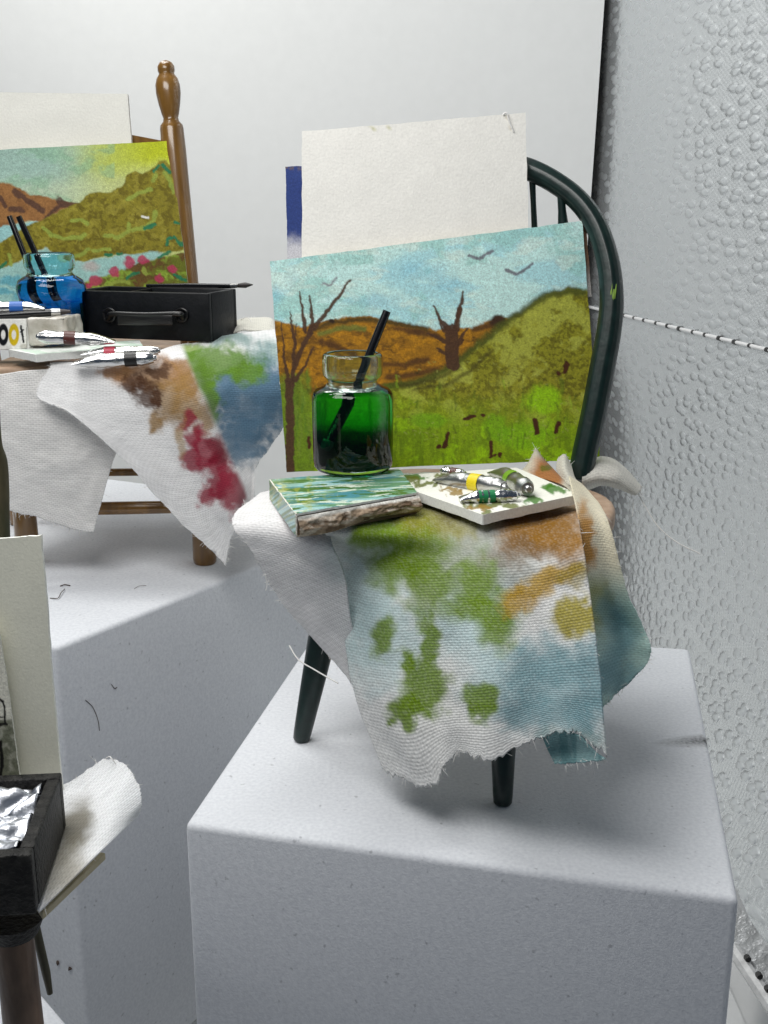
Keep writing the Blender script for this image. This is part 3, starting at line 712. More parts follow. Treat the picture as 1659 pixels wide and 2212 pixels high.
    p.stroke([(293, 798), (330, 803), (356, 770)], 9, (128, 122, 132), 4, .8)
    for pts, w in (([(1370, 1145), (1362, 1182)], 22), ([(1338, 1188)], 22), ([(1235, 1400), (1240, 1458)], 24), ([(1332, 1410), (1327, 1446)], 22), ([(925, 1389), (962, 1383)], 18), ([(850, 1460), (832, 1524)], 20), ([(808, 1521)], 24), ([(1036, 1495), (1040, 1562)], 17), ([(1056, 1558)], 17), ([(1082, 1548), (1075, 1560)], 17), ([(235, 1478), (231, 1522)], 15), ([(1003, 1378)], 16)):
        p.stroke(pts, w, (74, 40, 16), 3)
    p.mottle(.30, .14, .14, 51, 4)
    return p.c*1.06
pl, pn = plane_y(17.45, SZ+.08, 4)
cp = [(583, 565), (1258, 477), (1297, 991), (620, 1020)]
c3 = [PN(x, y, pl, pn) for x, y in cp]
o = sheet('landscape_painting', c3, cp, .07, 420, 330, paint1, M['painted'], warp=.03, seed=2)
tag(o, 'small watercolour of olive hills with bare trees and three birds, propped on the green chair', 'painting')
def cream(X, Y):
    p = Paint(X, Y, (247, 245, 238)); p.mottle(.04, .03, .03)
    p.blob(805, 275, 9, 5, (190, 188, 120), op=.6); p.blob(845, 272, 5, 4, (190, 188, 120), op=.6)
    p.stroke([(1088, 246), (1100, 262), (1108, 286)], 4, (205, 198, 182), 2, .7); return p.c
pl2, pn2 = plane_y(17.7, SZ+.08, 3.5)
cp = [(652, 284), (1135, 243), (1145, 620), (652, 640)]
sheet_o = sheet('blank_canvas', [PN(x, y, pl2, pn2) for x, y in cp], cp, .11, 60, 50, cream, M['paper'] if False else painted('cream_canvas', bump=.35, bs=26, rough=.9, fine=.06), warp=.012, seed=5, edge=(240, 238, 228))
tag(sheet_o, 'blank cream canvas standing behind the hills-and-birds painting on the green chair', 'canvas')
q = PN(1104, 243, pl2-Vector((0, .02, 0)), pn2)
MB().tube(smooth_path([PN(1086, 248, pl2-Vector((0, .02, 0)), pn2), PN(1094, 244, pl2-Vector((0, .03, 0)), pn2), PN(1100, 262, pl2-Vector((0, .03, 0)), pn2), PN(1109, 284, pl2-Vector((0, .02, 0)), pn2)], 14), .012, 6).build('loose_thread', M['thread'], sheet_o)
def bluecard(X, Y):
    p = Paint(X, Y, (46, 66, 128), warp=5, freq=.05); n = fbm(X*.05, Y*.04, 3)
    p.mix(sst(495, 535, Y+40*(n-.5)), (205, 205, 212)); p.mix(sst(372, 362, Y)*sst(.4, .6, fbm(X*.2, Y*.2, 5)), (110, 95, 90)); return p.c
pl4, pn4 = plane_y(17.9, SZ+.08, 4)
cp = [(617, 360), (900, 352), (900, 640), (622, 640)]
o = sheet('blue_card', [PN(x, y, pl4, pn4) for x, y in cp], cp, .06, 120, 120, bluecard, M['painted'], warp=.02, seed=6, edge=(120, 110, 110))
tag(o, 'dark blue card with cloudy lower part, left of the green chair\'s blank canvas', 'card')
def browncard(X, Y):
    p = Paint(X, Y, (128, 100, 78)); p.mix(sst(560, 620, Y), (200, 196, 192)); p.mottle(.3, .05, .02); return p.c
pl5, pn5 = plane_y(17.58, SZ+.08, 4)
cp = [(1150, 495), (1266, 486), (1278, 640), (1150, 650)]
o = sheet('brown_card', [PN(x, y, pl5, pn5) for x, y in cp], cp, .05, 50, 50, browncard, M['painted'], warp=.01, seed=8, edge=(110, 85, 66))
tag(o, 'brown card whose edge shows between the hills painting and the green hoop', 'card')

# ---- cloth on the green chair
def zc(X, Y): return (X-479)/.6222, (Y-995)/.6222
def cloth1_paint(X, Y):
    x, y = zc(X, Y)
    p = Paint(x, y, (248, 248, 246), warp=26, freq=.012, seed=12)
    for a in ((560, 640, 150, 130), (880, 470, 130, 90), (860, 600, 150, 80), (500, 440, 130, 160), (960, 740, 120, 90)): p.blob(*a, (200, 226, 228), op=.7, soft=.7)
    p.blob(900, 330, 210, 130, (160, 166, 156), op=.7, soft=.6)
    for a in ((1180, 780, 200, 140), (1250, 880, 110, 80), (1040, 850, 90, 60), (1130, 700, 120, 70)): p.blob(*a, (142, 182, 190), op=.75, soft=.6)
    p.blob(1290, 760, 60, 160, (126, 170, 180), op=.6, soft=.5)
    p.blob(1210, 990, 110, 60, (150, 180, 180), op=.7, soft=.5)
    gr = (124, 156, 24)
    for a in ((590, 210, 140, 120), (660, 300, 130, 110), (730, 440, 75, 110), (610, 380, 70, 80), (880, 430, 66, 120), (900, 520, 130, 60), (520, 250, 70, 60), (955, 600, 60, 65)): p.blob(*a, gr, op=.86, soft=.5, f=.02)
    for a in ((575, 600, 44, 75), (722, 620, 42, 72), (700, 780, 85, 95), (630, 720, 30, 35), (650, 860, 70, 45), (905, 800, 52, 38), (910, 845, 38, 40), (600, 905, 20, 18), (672, 915, 24, 30)): p.blob(*a, gr, op=.9, soft=.35, f=.035)
    p.blob(760, 190, 180, 70, (156, 150, 34), op=.8, soft=.5)
    p.blob(900, 150, 180, 60, (96, 84, 28), op=.7, soft=.5)
    for a in ((1120, 190, 140, 90), (1150, 280, 100, 80), (1060, 260, 90, 70)): p.blob(*a, (158, 110, 14), op=.92, soft=.55)
    p.blob(1040, 330, 110, 40, (120, 92, 60), op=.6, soft=.5)
    p.blob(1130, 420, 150, 40, (220, 178, 40), rot=-24, op=.85, soft=.4); p.blob(1030, 500, 60, 34, (204, 164, 50), rot=-20, op=.8)
    p.blob(1225, 545, 72, 62, (186, 172, 44), op=.9, soft=.3); p.blob(1230, 400, 60, 60, (190, 170, 70), op=.6)
    w = np.clip((fbm(x*.35, y*.35, 71)-.5)*.7, -.15, .16)[..., None]
    return p.c*(1-np.clip(w, 0, 1))+np.clip(w, 0, 1)*.85+np.clip(w, -1, 0)*p.c
def flap_r_paint(X, Y):
    x, y = zc(X, Y)
    p = Paint(x, y, (240, 234, 212), warp=14, freq=.02, seed=14)
    p.mix(sst(330, 520, y), (196, 222, 216))
    p.blob(1255, 270, 36, 110, (200, 140, 30), op=.9, soft=.35); p.blob(1300, 500, 60, 90, (158, 158, 60), op=.7, soft=.5)
    p.stroke([(1330, 500), (1410, 600), (1370, 680), (1320, 740)], 70, (124, 172, 184), 30, .65)
    p.blob(1390, 760, 90, 60, (140, 180, 188), op=.7, soft=.5)
    return p.c
def flap_l_paint(X, Y):
    x, y = zc(X, Y)
    p = Paint(x, y, (246, 245, 245), warp=10, freq=.02, seed=15); p.blob(420, 280, 60, 130, (190, 205, 205), op=.5, soft=.6); return p.c
def c_z(px, py, z): return (px, py, tuple(PZ(px, py, z)))
def c_d(px, py, d): return (px, py, tuple(PN(px, py, Vector((0, d/EY.y, 0)), EY)))
def c_y(px, py, y): return (px, py, tuple(PY(px, py, y)))
ct = [[c_z(690, 1040, 3.68), c_z(790, 1030, 3.68), c_z(890, 1025, 3.68), c_z(1000, 1025, 3.68), c_z(1120, 1025, 3.68), c_z(1225, 1020, 3.68)],
      [c_z(694, 1100, 3.68), c_z(790, 1090, 3.68), c_z(890, 1085, 3.68), c_z(1000, 1085, 3.68), c_z(1120, 1075, 3.68), c_z(1238, 1050, 3.68)],
      [c_z(700, 1148, 3.62), c_z(790, 1148, 3.64), c_z(890, 1145, 3.64), c_z(1000, 1145, 3.64), c_z(1120, 1130, 3.66), c_z(1246, 1090, 3.66)],
      [c_d(728, 1205, 12.56), c_d(805, 1210, 12.22), c_d(895, 1205, 12.20), c_d(1015, 1205, 12.12), c_d(1135, 1200, 12.16), c_d(1256, 1165, 12.18)],
      [c_d(745, 1280, 12.36), c_d(822, 1300, 11.88), c_d(912, 1305, 11.94), c_d(1032, 1300, 11.76), c_d(1152, 1295, 11.88), c_d(1270, 1270, 11.82)],
      [c_d(750, 1390, 12.10), c_d(840, 1410, 11.62), c_d(932, 1405, 11.76), c_d(1050, 1400, 11.48), c_d(1170, 1395, 11.68), c_d(1284, 1380, 11.56)],
      [c_d(768, 1500, 11.82), c_d(858, 1520, 11.38), c_d(950, 1515, 11.56), c_d(1062, 1505, 11.24), c_d(1182, 1490, 11.48), c_d(1297, 1490, 11.34)],
      [c_d(826, 1664, 11.45), c_d(925, 1698, 11.18), c_d(985, 1632, 11.38), c_d(1060, 1638, 11.08), c_d(1215, 1580, 11.28), c_d(1309, 1632, 11.12)]]
cl1 = cloth('paint_rag', ct, cloth1_paint, None, 200, 190, wr=.03, rag=(0, 0, .09, .015), seed=3, hairs=(0, 20, 90, 30))
tag(cl1, 'paint-stained cotton rag, green, ochre and teal, draped over the front of the green chair', 'cloth')
cr = [[c_y(1228, 1030, 15.0), c_y(1258, 1048, 15.0), c_y(1292, 1085, 14.6)],
      [c_y(1250, 1130, 13.9), c_y(1288, 1128, 14.15), c_y(1318, 1140, 14.1)],
      [c_y(1266, 1255, 13.4), c_y(1312, 1258, 13.75), c_y(1350, 1262, 13.8)],
      [c_y(1280, 1350, 13.1), c_y(1338, 1352, 13.9), c_y(1388, 1352, 13.7)],
      [c_y(1286, 1400, 13.0), c_y(1346, 1392, 13.65), c_y(1404, 1398, 13.5)],
      [c_y(1293, 1448, 12.95), c_y(1350, 1428, 13.5), c_y(1402, 1428, 13.45)],
      [c_y(1298, 1528, 12.8), c_y(1332, 1500, 13.2), c_y(1362, 1468, 13.3)]]
cloth('side_flap', cr, flap_r_paint, cl1, 120, 80, wr=.015, rag=(0, .03, .06, 0), seed=6, hairs=(0, 40, 30, 0))
clft = [[c_z(560, 1068, 3.66), c_z(625, 1060, 3.66), c_z(705, 1080, 3.66)],
        [c_z(500, 1126, 3.60), c_z(600, 1128, 3.62), c_z(715, 1165, 3.50)],
        [c_y(543, 1185, 14.35), c_y(635, 1205, 14.2), c_y(745, 1245, 14.05)],
        [c_y(577, 1255, 14.45), c_y(655, 1285, 14.3), c_y(757, 1330, 14.15)],
        [c_y(622, 1325, 14.5), c_y(690, 1355, 14.35), c_y(772, 1410, 14.25)],
        [c_y(690, 1395, 14.5), c_y(728, 1435, 14.4), c_y(778, 1500, 14.3)]]
cloth('side_flap', clft, flap_l_paint, cl1, 120, 90, wr=.03, rag=(.02, 0, .02, .03), seed=8, hairs=(30, 0, 20, 70))
# turned-up hem under the front
ch = [[c_d(1172, 1586, 11.5), c_d(1215, 1578, 11.42), c_d(1255, 1590, 11.26)],
      [c_d(1182, 1615, 11.5), c_d(1228, 1612, 11.5), c_d(1285, 1622, 11.26)],
      [c_d(1200, 1652, 11.4), c_d(1245, 1650, 11.4), c_d(1311, 1640, 11.18)]]
def hem_paint(X, Y):
    p = Paint(X, Y, (160, 196, 198)); p.mix(sst(.45, .6, fbm(X*.08, Y*.01, 5)), (130, 172, 176)); return p.c
cloth('turned_hem', ch, hem_paint, cl1, 60, 60, wr=.01, rag=(0, 0, .03, 0), seed=9, hairs=(10, 0, 40, 10))
# crumpled tips on the seat, right of the palette
ctip = [[c_y(1148, 990, 16.9), c_y(1158, 968, 16.9), c_y(1178, 992, 16.8), c_y(1195, 1030, 16.6)],
        [c_y(1132, 1010, 16.5), c_y(1158, 990, 16.35), c_y(1195, 1010, 16.2), c_y(1225, 1045, 16.0)],
        [c_y(1118, 1032, 16.1), c_y(1160, 1030, 16.0), c_y(1215, 1045, 15.7), c_y(1250, 1075, 15.3)]]
def tip_paint(X, Y):
    p = Paint(X, Y, (226, 220, 202), warp=3, freq=.05); p.blob(1185, 1018, 34, 30, (186, 118, 44), op=.9, soft=.4); p.blob(1178, 1008, 12, 6, (110, 120, 40), op=.8); return p.c
cloth('crumpled_tip', ctip, tip_paint, cl1, 60, 70, wr=.03, rag=(.02, 0, 0, .02), seed=10, hairs=(30, 0, 0, 20))
ct2 = [[c_y(1204, 992, 16.5), c_y(1220, 982, 16.5), c_y(1233, 1005, 16.4)], [c_y(1202, 1015, 16.3), c_y(1220, 1012, 16.1), c_y(1240, 1030, 16.1)], [c_y(1212, 1045, 16.0), c_y(1235, 1048, 15.8), c_y(1256, 1052, 15.8)]]
cloth('crumpled_tip', ct2, flatcol((228, 226, 214)), cl1, 40, 40, wr=.03, rag=(.02, 0, 0, .02), seed=11, hairs=(20, 0, 0, 0))
# rolled white end over the right of the seat
def roll_end(nm, ctl, par):
    return cloth(nm, ctl, flatcol((238, 236, 228)), par, 60, 60, wr=.03, rag=(0, .03, .02, 0), seed=12, hairs=(0, 25, 20, 0))
crr = [[c_y(1262, 1000, 17.3), c_y(1302, 986, 17.4), c_y(1345, 1008, 17.2), c_y(1386, 1054, 16.9)],
       [c_y(1258, 1020, 16.7), c_y(1300, 1003, 16.8), c_y(1342, 1024, 16.7), c_y(1382, 1060, 16.75)],
       [c_y(1258, 1046, 16.6), c_y(1296, 1036, 16.6), c_y(1334, 1044, 16.6), c_y(1374, 1066, 16.7)],
       [c_y(1262, 1058, 17.2), c_y(1298, 1048, 17.2), c_y(1330, 1054, 17.0), c_y(1366, 1066, 16.8)]]
roll_end('rolled_end', crr, cl1)
def thread(pts, r=.009, n=40):
    MB().tube(smooth_path(pts, n), r, 6).build('loose_thread', M['thread'], cl1)
thread([PY(1374, 1058, 16.9), PY(1392, 1090, 16.8), PY(1420, 1135, 16.7), PY(1460, 1170, 16.6), PY(1512, 1196, 16.5)], .012)
thread([PY(1362, 1064, 16.8), PY(1368, 1090, 16.8), PY(1366, 1115, 16.8)], .006, 14)
thread([PY(625, 1395, 14.3), PY(645, 1425, 14.1), PY(680, 1447, 13.9), PY(730, 1476, 13.5)], .010)
thread([PY(572, 1240, 14.3), PY(577, 1262, 14.3), PY(574, 1276, 14.3)], .006, 10)

# ---- small picture block (printed top, torn edge)
BZ = 3.70; BT = .31
def bp_top(x, y): return PZ(x, y, BZ+BT)
bk = [bp_top(583, 1036), bp_top(862, 1012), bp_top(902, 1064), bp_top(640, 1110)]
book = empty('picture_block', (bk[3].x+.5, bk[3].y+.6, BZ)); tag(book, 'little picture block with blue-green streaked top and torn brown edge under the green jar', 'picture block')
def bookpaint(X, Y):
    p = Paint(X, Y, (104, 152, 118), warp=4, freq=.05)
    u = fbm(X*.010+Y*.01, (Y+X*.06)*.16, 5, 4); p.mix(sst(.42, .58, u), (152, 196, 196)); p.mix(sst(.5, .62, fbm(X*.012, (Y+X*.06)*.2, 8)), (78, 140, 150)); p.mix(sst(.56, .64, fbm(X*.02, (Y+X*.06)*.25, 12)), (70, 112, 48)); p.mix(sst(.60, .68, fbm(X*.02+7, (Y+X*.06)*.3, 19)), (210, 222, 205))
    p.mix(sst(700, 560, X+(Y-1040)*1.2)*.8*sst(.35, .55, fbm(X*.08, Y*.08, 15)), (92, 128, 30)); p.mix(sst(.55, .66, fbm(X*.07, Y*.1, 23))*.6*sst(760, 600, X), (170, 172, 60))
    return p.c
sheet('printed_top', bk, [(583, 1036), (862, 1012), (902, 1064), (640, 1110)], .03, 240, 90, bookpaint, M['glosspaint'], book, edge=(235, 238, 232), warp=.008, rough_edge=.01)
# body of the block: rough torn front, printed paper folded down the left side
def torn_body():
    dn = Vector((0, 0, -BT)); n1, n2 = 120, 26
    P0, P1 = bk[3], bk[2]
    fn = Vector(((P1-P0).y, -(P1-P0).x, 0)).normalized()
    V = []; F = []
    sx = []
    for i in range(n1):
        t = i/(n1-1)
        for j in range(n2):
            h = j/(n2-1)
            b = P0.lerp(P1, t)+Vector((0, 0, -.032-(BT-.035)*h*(1+.12*math.sin(t*7)-.15*t)))
            r = float(fbm(np.array(t*9.), np.array(h*3.), 5, 4))-.5
            edgew = math.sin(math.pi*min(max(h, 0), 1))
            b += fn*(.03+.14*r*edgew+.05*edgew-.04*(h > .9))
            V.append(b)
    F = [(i*n2+j, i*n2+j+1, (i+1)*n2+j+1, (i+1)*n2+j) for i in range(n1-1) for j in range(n2-1)]
    me = mesh('torn_edge', V, F); X, Y = np.meshgrid(np.linspace(0, 1, n1), np.linspace(0, 1, n2), indexing='ij')
    p = Paint(X*260, Y*34, (158, 138, 116), warp=3, freq=.08)
    p.mix(sst(.50, .6, fbm(X*12, Y*4, 6)), (118, 96, 76)); p.mix(sst(.52, .64, fbm(X*14+5, Y*5, 9))*.7, (214, 202, 186)); p.mix(sst(.16, .0, Y-.10*fbm(X*30, X*0, 3)), (232, 230, 222))
    setcol(me, p.c.reshape(-1, 3)); adopt(link('torn_edge', me, painted('torn_board', bump=.4, bs=20, rough=.8, fine=.25)), book)
torn_body()
inner = [v-(v-sum(bk, Vector())/4)*.015+Vector((0, 0, -.03)) for v in bk]
prism('board_core', inner, BT-.04, simple('brown_board', (.12, .085, .06, 1), (.2, .15, .1, 1), .8), book, .01)
# printed paper over the left rim
lp = [bk[0], bk[3], bk[3]+Vector((.0, 0, -BT*.92)), bk[0]+Vector((0, 0, -BT*.92))]
nn_ = Vector(((lp[1]-lp[0]).y, -(lp[1]-lp[0]).x, 0)).normalized()*.012
if nn_.x > 0: nn_ = -nn_
sheet('folded_print', [v+nn_ for v in lp], [(583, 1036), (640, 1110), (643, 1142), (586, 1066)], .02, 80, 40, bookpaint, M['glosspaint'], book, warp=.006)

# ---- green jar
def jar(base, s, prof_out, glassm, liqm, liq_top, label, wall=.055):
    root = empty('glass_jar', base); tag(root, label, 'jar')
    po = [(r*s, h*s) for r, h in prof_out]; H = po[-1][1]
    # outer up, over the rim, down the inside to the level of the liquid (glass and liquid fill the rest without an air gap)
    hs = [h for r, h in po]; rs = [r for r, h in po]; LT = liq_top*s
    inner = [(max(r-wall, .01), h) for r, h in reversed(po) if h > LT+.03]
    rim = [(po[-1][0]-wall*.5, H+.012)]
    rl = float(np.interp(LT, hs, rs))-wall
    prof = [(0.001, 0.0)]+po+rim+inner+[(rl, LT+.03), (rl*.96, LT+.014), (0.001, LT+.012)]
    mb = MB(); lathe(mb, prof, base, seg=72); g = mb.build('glass', glassm, root, angle=70)
    lp = [(0.001, wall*1.3), (rs[2]-wall*1.2, wall*1.5)]+[(r-wall, h) for r, h in po if wall*2 < h < LT-.01]+[(rl, LT-.006), (rl*.985, LT), (.001, LT)]
    mb = MB(); lathe(mb, lp, base, seg=72); mb.build('liquid', liqm, root, angle=70)
    return root
J = PZ(763, 1013, BZ+BT+.01); sj = (J-_C).length/FPX
prof1 = [(70, 0), (80, 2), (86, 9), (88, 22), (88.5, 70), (89, 120), (88.5, 150), (86, 163), (79, 171), (66, 176), (56, 181), (53, 187), (56, 193), (62, 197), (65, 203), (66, 215), (66, 232), (64.5, 240), (62, 243)]
prof1 = [(r*.975, h*1.02) for r, h in prof1]
liq1 = liquid('green_paint_water', J.z+.1, J.z+1.25, [(0.0, (.0, .012, .006, 1)), (.40, (.0, .015, .006, 1)), (.54, (.01, .32, .05, 1)), (.70, (.03, .52, .10, 1)), (1.0, (.09, .70, .20, 1))])
jar(J, sj, prof1, M['glassg'], liq1, 172, 'clear glass jar of green paint water on the little picture block')
def brush(name_label, pts, r, tipmat, tipfrac=.1, bristle=False):
    root = empty('paintbrush', pts[-1]); tag(root, name_label, 'brush')
    a, b = Vector(pts[0]), Vector(pts[-1]); L = [a.lerp(b, t) for t in np.linspace(0, 1-tipfrac, 8)]
    MB().tube(L, [r*.92]+[r]*7, 14).build('handle', M['brush'], root)
    c = a.lerp(b, 1-tipfrac)
    MB().tube([c, c.lerp(b, .5), b], [r*1.05, r*1.15, r*.9], 14).build('tip', tipmat, root); return root
brush('black brush handle standing in the green jar', [PY(836, 672, J.y+.25), PY(716, 968, J.y-.05)], .062, M['tip'], .07)

# ---- palette with tubes
PT = 3.92
pp = [PZ(872, 1026, PT), PZ(1115, 1010, PT), PZ(1252, 1068, PT), PZ(1043, 1112, PT), PZ(900, 1062, PT)]
def palpaint(X, Y):
    p = Paint(X, Y, (236, 236, 226), warp=5, freq=.08)
    ol = (96, 104, 20); gr = (58, 116, 18); br = (140, 112, 40)
    for a in ((895, 1030, 26, 5, gr), (890, 1036, 20, 6, ol), (925, 1046, 26, 5, ol), (975, 1058, 26, 7, br), (985, 1067, 18, 6, br), (1205, 1058, 26, 8, gr), (1190, 1052, 18, 6, gr), (1145, 1083, 24, 6, gr), (1060, 1093, 60, 7, ol), (1040, 1098, 30, 5, br), (1050, 1106, 16, 3, ol), (960, 1026, 20, 5, ol), (1085, 1024, 30, 4, ol)):
        p.blob(a[0], a[1], a[2], a[3], a[4], op=.9, soft=.25, rag=.9, f=.09)
    return p.c
# pentagonal board: fan of two sheets welded as one mesh
def palette(pts, pxs, th, paintfn, name, label, mat):
    # bilinear patch between left chain and right chain
    n = 130; cen = None
    bm_v = []; Q = []
    P = [np.array(p) for p in pts]; X = [np.array(p, float) for p in pxs]
    # rows: top edge P0-P1, bottom chain P4-P3-P2
    for j in range(n):
        t = j/(n-1)
        for i in range(n):
            s = i/(n-1)
            bt = s/.5
            lo = P[4]*(1-bt)+P[3]*bt if s < .5 else P[3]*(2-bt)+P[2]*(bt-1); lo2 = X[4]*(1-bt)+X[3]*bt if s < .5 else X[3]*(2-bt)+X[2]*(bt-1)
            hi = P[0]*(1-s)+P[1]*s; hi2 = X[0]*(1-s)+X[1]*s
            bm_v.append(hi*(1-t)+lo*t); Q.append(hi2*(1-t)+lo2*t)
    idx = np.arange(n*n).reshape(n, n); F = np.stack([idx[:-1, :-1], idx[1:, :-1], idx[1:, 1:], idx[:-1, 1:]], -1).reshape(-1, 4).tolist()
    ring = list(idx[0, :])+list(idx[1:, -1])+list(idx[-1, -2::-1])+list(idx[-2:0:-1, 0]); V = [v.tolist() for v in bm_v]; b = len(V); m = len(ring)
    r2 = np.random.RandomState(3); J_ = (fbm(np.arange(m)*.15, np.arange(m)*0., 3)-.5)*.03
    V += [V[i] for i in ring]; V += [(V[i][0], V[i][1], V[i][2]-th+J_[k]) for k, i in enumerate(ring)]; V += [(V[i][0], V[i][1], V[i][2]-th+J_[k]) for k, i in enumerate(ring)]
    F += [[b+i, b+(i+1) % m, b+m+(i+1) % m, b+m+i] for i in range(m)]; F.append([b+2*m+i for i in range(m)])
    me = bpy.data.meshes.new(name); me.from_pydata(V, [], F); me.polygons.foreach_set('use_smooth', [i < (n-1)**2 for i in range(len(F))])
    Q = np.array(Q); C = np.concatenate([paintfn(Q[:, 0], Q[:, 1]), np.tile(s2l((230, 231, 226)), (3*m, 1))]); setcol(me, C)
    return tag(link(name, me, mat), label, 'palette')
palette(pp, [(872, 1026), (1115, 1010), (1252, 1068), (1043, 1112), (900, 1062)], .13, palpaint, 'palette', 'white board palette smeared with green and ochre beside the picture block', M['plaster'])
def paint_tube(a, b, r, bandm, bpos, label, body='tube', flat_end=0, bw=.17, group=None, lump=.08):
    """a: crimped tail, b: head"""
    a, b = Vector(a), Vector(b); ax = (b-a); L = ax.length; ax.normalize()
    root = empty('paint_tube', (a+b)/2-Vector((0, 0, r))); tag(root, label, 'paint tube', group)
    n = 26; pts = []; rad = []; fl = []
    rn = np.random.RandomState(int(abs(a.x*1000)) % 999)
    for i in range(n+1):
        t = i/n; pts.append(a+ax*(L*t)+Vector((0, 0, -r*.25*(1-min(t/.3, 1)))))
        k = min(t/.30, 1); body_r = r*(1 if t < .92 else 1-(t-.92)/.08*.30)
        fx = .22+.78*k**.8; rad.append(body_r*(1+lump*(rn.rand()-.5))); fl.append((fx, 1+.12*(1-k)) if abs(ax.z) < .9 else (1, 1))
    mb = MB(); mb.tube(pts, rad, 24, True, fl)
    # dents
    for i, v in enumerate(mb.v):
        d = rn.randn()*r*.025; c = a+ax*((v-a).dot(ax)); mb.v[i] = v+(v-c)*(d/r)
    mb.build('body', M[body], root, angle=60)
    c0 = a+ax*(L*bpos-bw/2); c1 = a+ax*(L*bpos+bw/2)
    lift = Vector((0, 0, -r*.35*(1-min(bpos/.3, 1))))
    MB().tube([c0+lift, c0.lerp(c1, .3)+lift, c0.lerp(c1, .7)+lift, c1+lift], r*1.07, 24, False).build('band', bandm, root)
    h0 = a+ax*(L*.985)
    MB().tube([h0, h0+ax*(r*.45), h0+ax*(r*.6)], [r*.42, r*.42, r*.3], 14).build('nozzle', M[body], root)
    return root
def onpal(px, py, r): 
    return PZ(px, py, PT+r)
tg = 'paint tubes lying on the palette of the green chair'
dep = 15.6/2400
paint_tube(onpal(946, 1030, .07), onpal(1088, 1052, .115), .118, M['b_yellow'], .60, 'grey foil paint tube with yellow band, biggest on the smeared palette', 'tubedark', group=tg)
paint_tube(onpal(1072, 1016, .07), onpal(1140, 1056, .125), .125, M['b_olive'], .55, 'dull foil paint tube with light green band, rightmost on the smeared palette', 'tubedark', group=tg)
paint_tube(onpal(992, 1075, .07), onpal(1118, 1070, .08), .082, M['b_green'], .44, 'small silver paint tube with dark green band at the front of the smeared palette', 'tube', group=tg, bw=.26, lump=.35)
paint_tube(onpal(1010, 1026, .05), onpal(956, 1017, .06), .07, M['b_brown'], .55, 'small paint tube with brown band behind the yellow-banded one on the smeared palette', 'tube', group=tg, bw=.12, lump=.3)

# ================================================================== BROWN WOODEN CHAIR (further back)
FR = PZ(443, 1216, Z2); FLf = PZ(62, 1212, Z2); BL = PZ(80, 1128, Z2); BR = BL+FR-FLf
c2 = empty('ladder_back_chair', (FR+BL)/2); tag(c2, 'varnished brown ladder-back miniature chair with turned finials on the rear foam block', 'chair')
S2 = 4.86
for p in (FR, FLf):
    MB().tube([p, p+Vector((0, 0, .03)), p+Vector((0, 0, .12)), p+Vector((0, 0, 1.2)), p+Vector((0, 0, S2-Z2-.05))], [.20, .225, .235, .22, .21], 24).build('leg', M['varnish'], c2)
# rear posts with turned finial
topx = PY(357, 130, 24.9)
BRp = PY(432, 1160, BR.y); 
def rear_post(foot, top):
    L = (top-foot).length; d = (top-foot).normalized(); k = 24.9/2400/math.cos(PITCH)
    prof = [(0, .2), (.03, .235), (.5, .235), (L-5.2, .235)]
    hgt = lambda py: L-(py-128)*k*1.0
    pr = [(560, 24), (300, 24), (256, 23), (250, 22), (243, 16), (236, 14.5), (228, 17), (210, 21), (190, 24), (175, 24), (163, 21), (155, 15.5), (152, 15), (148, 16.5), (140, 16.5), (133, 12.5), (129, 6), (128, .5)]
    pts = [(r, h) for h, r in [(0, .2), (.03, .235), (1.0, .24)]]+[(r*k, hgt(py)) for py, r in pr]
    mb = MB(); 
    lathe(mb, pts, foot, d, 32); mb.f.append(tuple(range(31, -1, -1))); mb.build('rear_post', M['varnish'], c2, angle=50)
tr = Vector((topx.x, topx.y, topx.z)); ft = PY(452, 1120, BR.y)
ft.z = Z2
rear_post(ft, tr); off_l = BL-FR*0
rear_post(Vector((ft.x-4.2, ft.y, Z2)), tr+Vector((-4.9, 0, 0)))
# slats
for zt, h in ((topx.z-1.62, .5), (topx.z-2.9, .45)):
    n = 20; V = []; 
    for i in range(n+1):
        t = i/n; x = tr.x-.05-(4.8)*t; y = 24.85+.25*math.sin(math.pi*t)
        arch = .30*math.sin(math.pi*t)
        for (dy, z) in ((0, zt+arch), (.12, zt+arch), (.12, zt-h), (0, zt-h)): V.append((x, y+dy, z))
    F = [(i*4+a, i*4+(a+1) % 4, (i+1)*4+(a+1) % 4, (i+1)*4+a) for i in range(n) for a in range(4)]+[(0, 3, 2, 1), (n*4, n*4+1, n*4+2, n*4+3)]
    m_ = MB(); m_.add(V, F); m_.build('back_slat', M['varnish'], c2, angle=30)
# seat
sx0, sx1 = FLf.x-.35, FR.x+.15
prism('seat', [Vector((sx0, 20.45, S2)), Vector((sx1, 20.95, S2)), Vector((sx1+.2, 25.3, S2)), Vector((sx0, 25.3, S2))], .34, M['seatwood'], c2, .07, 3)
# rungs
def rung(a, b, r): MB().tube([a, a.lerp(b, .03), a.lerp(b, .1), a.lerp(b, .5), a.lerp(b, .9), a.lerp(b, .97), b], [r*.7, r*.75, r, r*1.05, r, r*.75, r*.7], 14).build('rung', M['varnish'], c2)
rung(PY(60, 1101, FR.y), PY(443, 1094, FR.y), .125)
rung(PY(80, 1022, BL.y), PY(440, 1018, BL.y), .085)
rung(PY(80, 972, BL.y), PY(440, 968, BL.y), .085)
rung(PY(80, 1110, BL.y), PY(140, 1112, BL.y-.2), .05)
BLp = BL
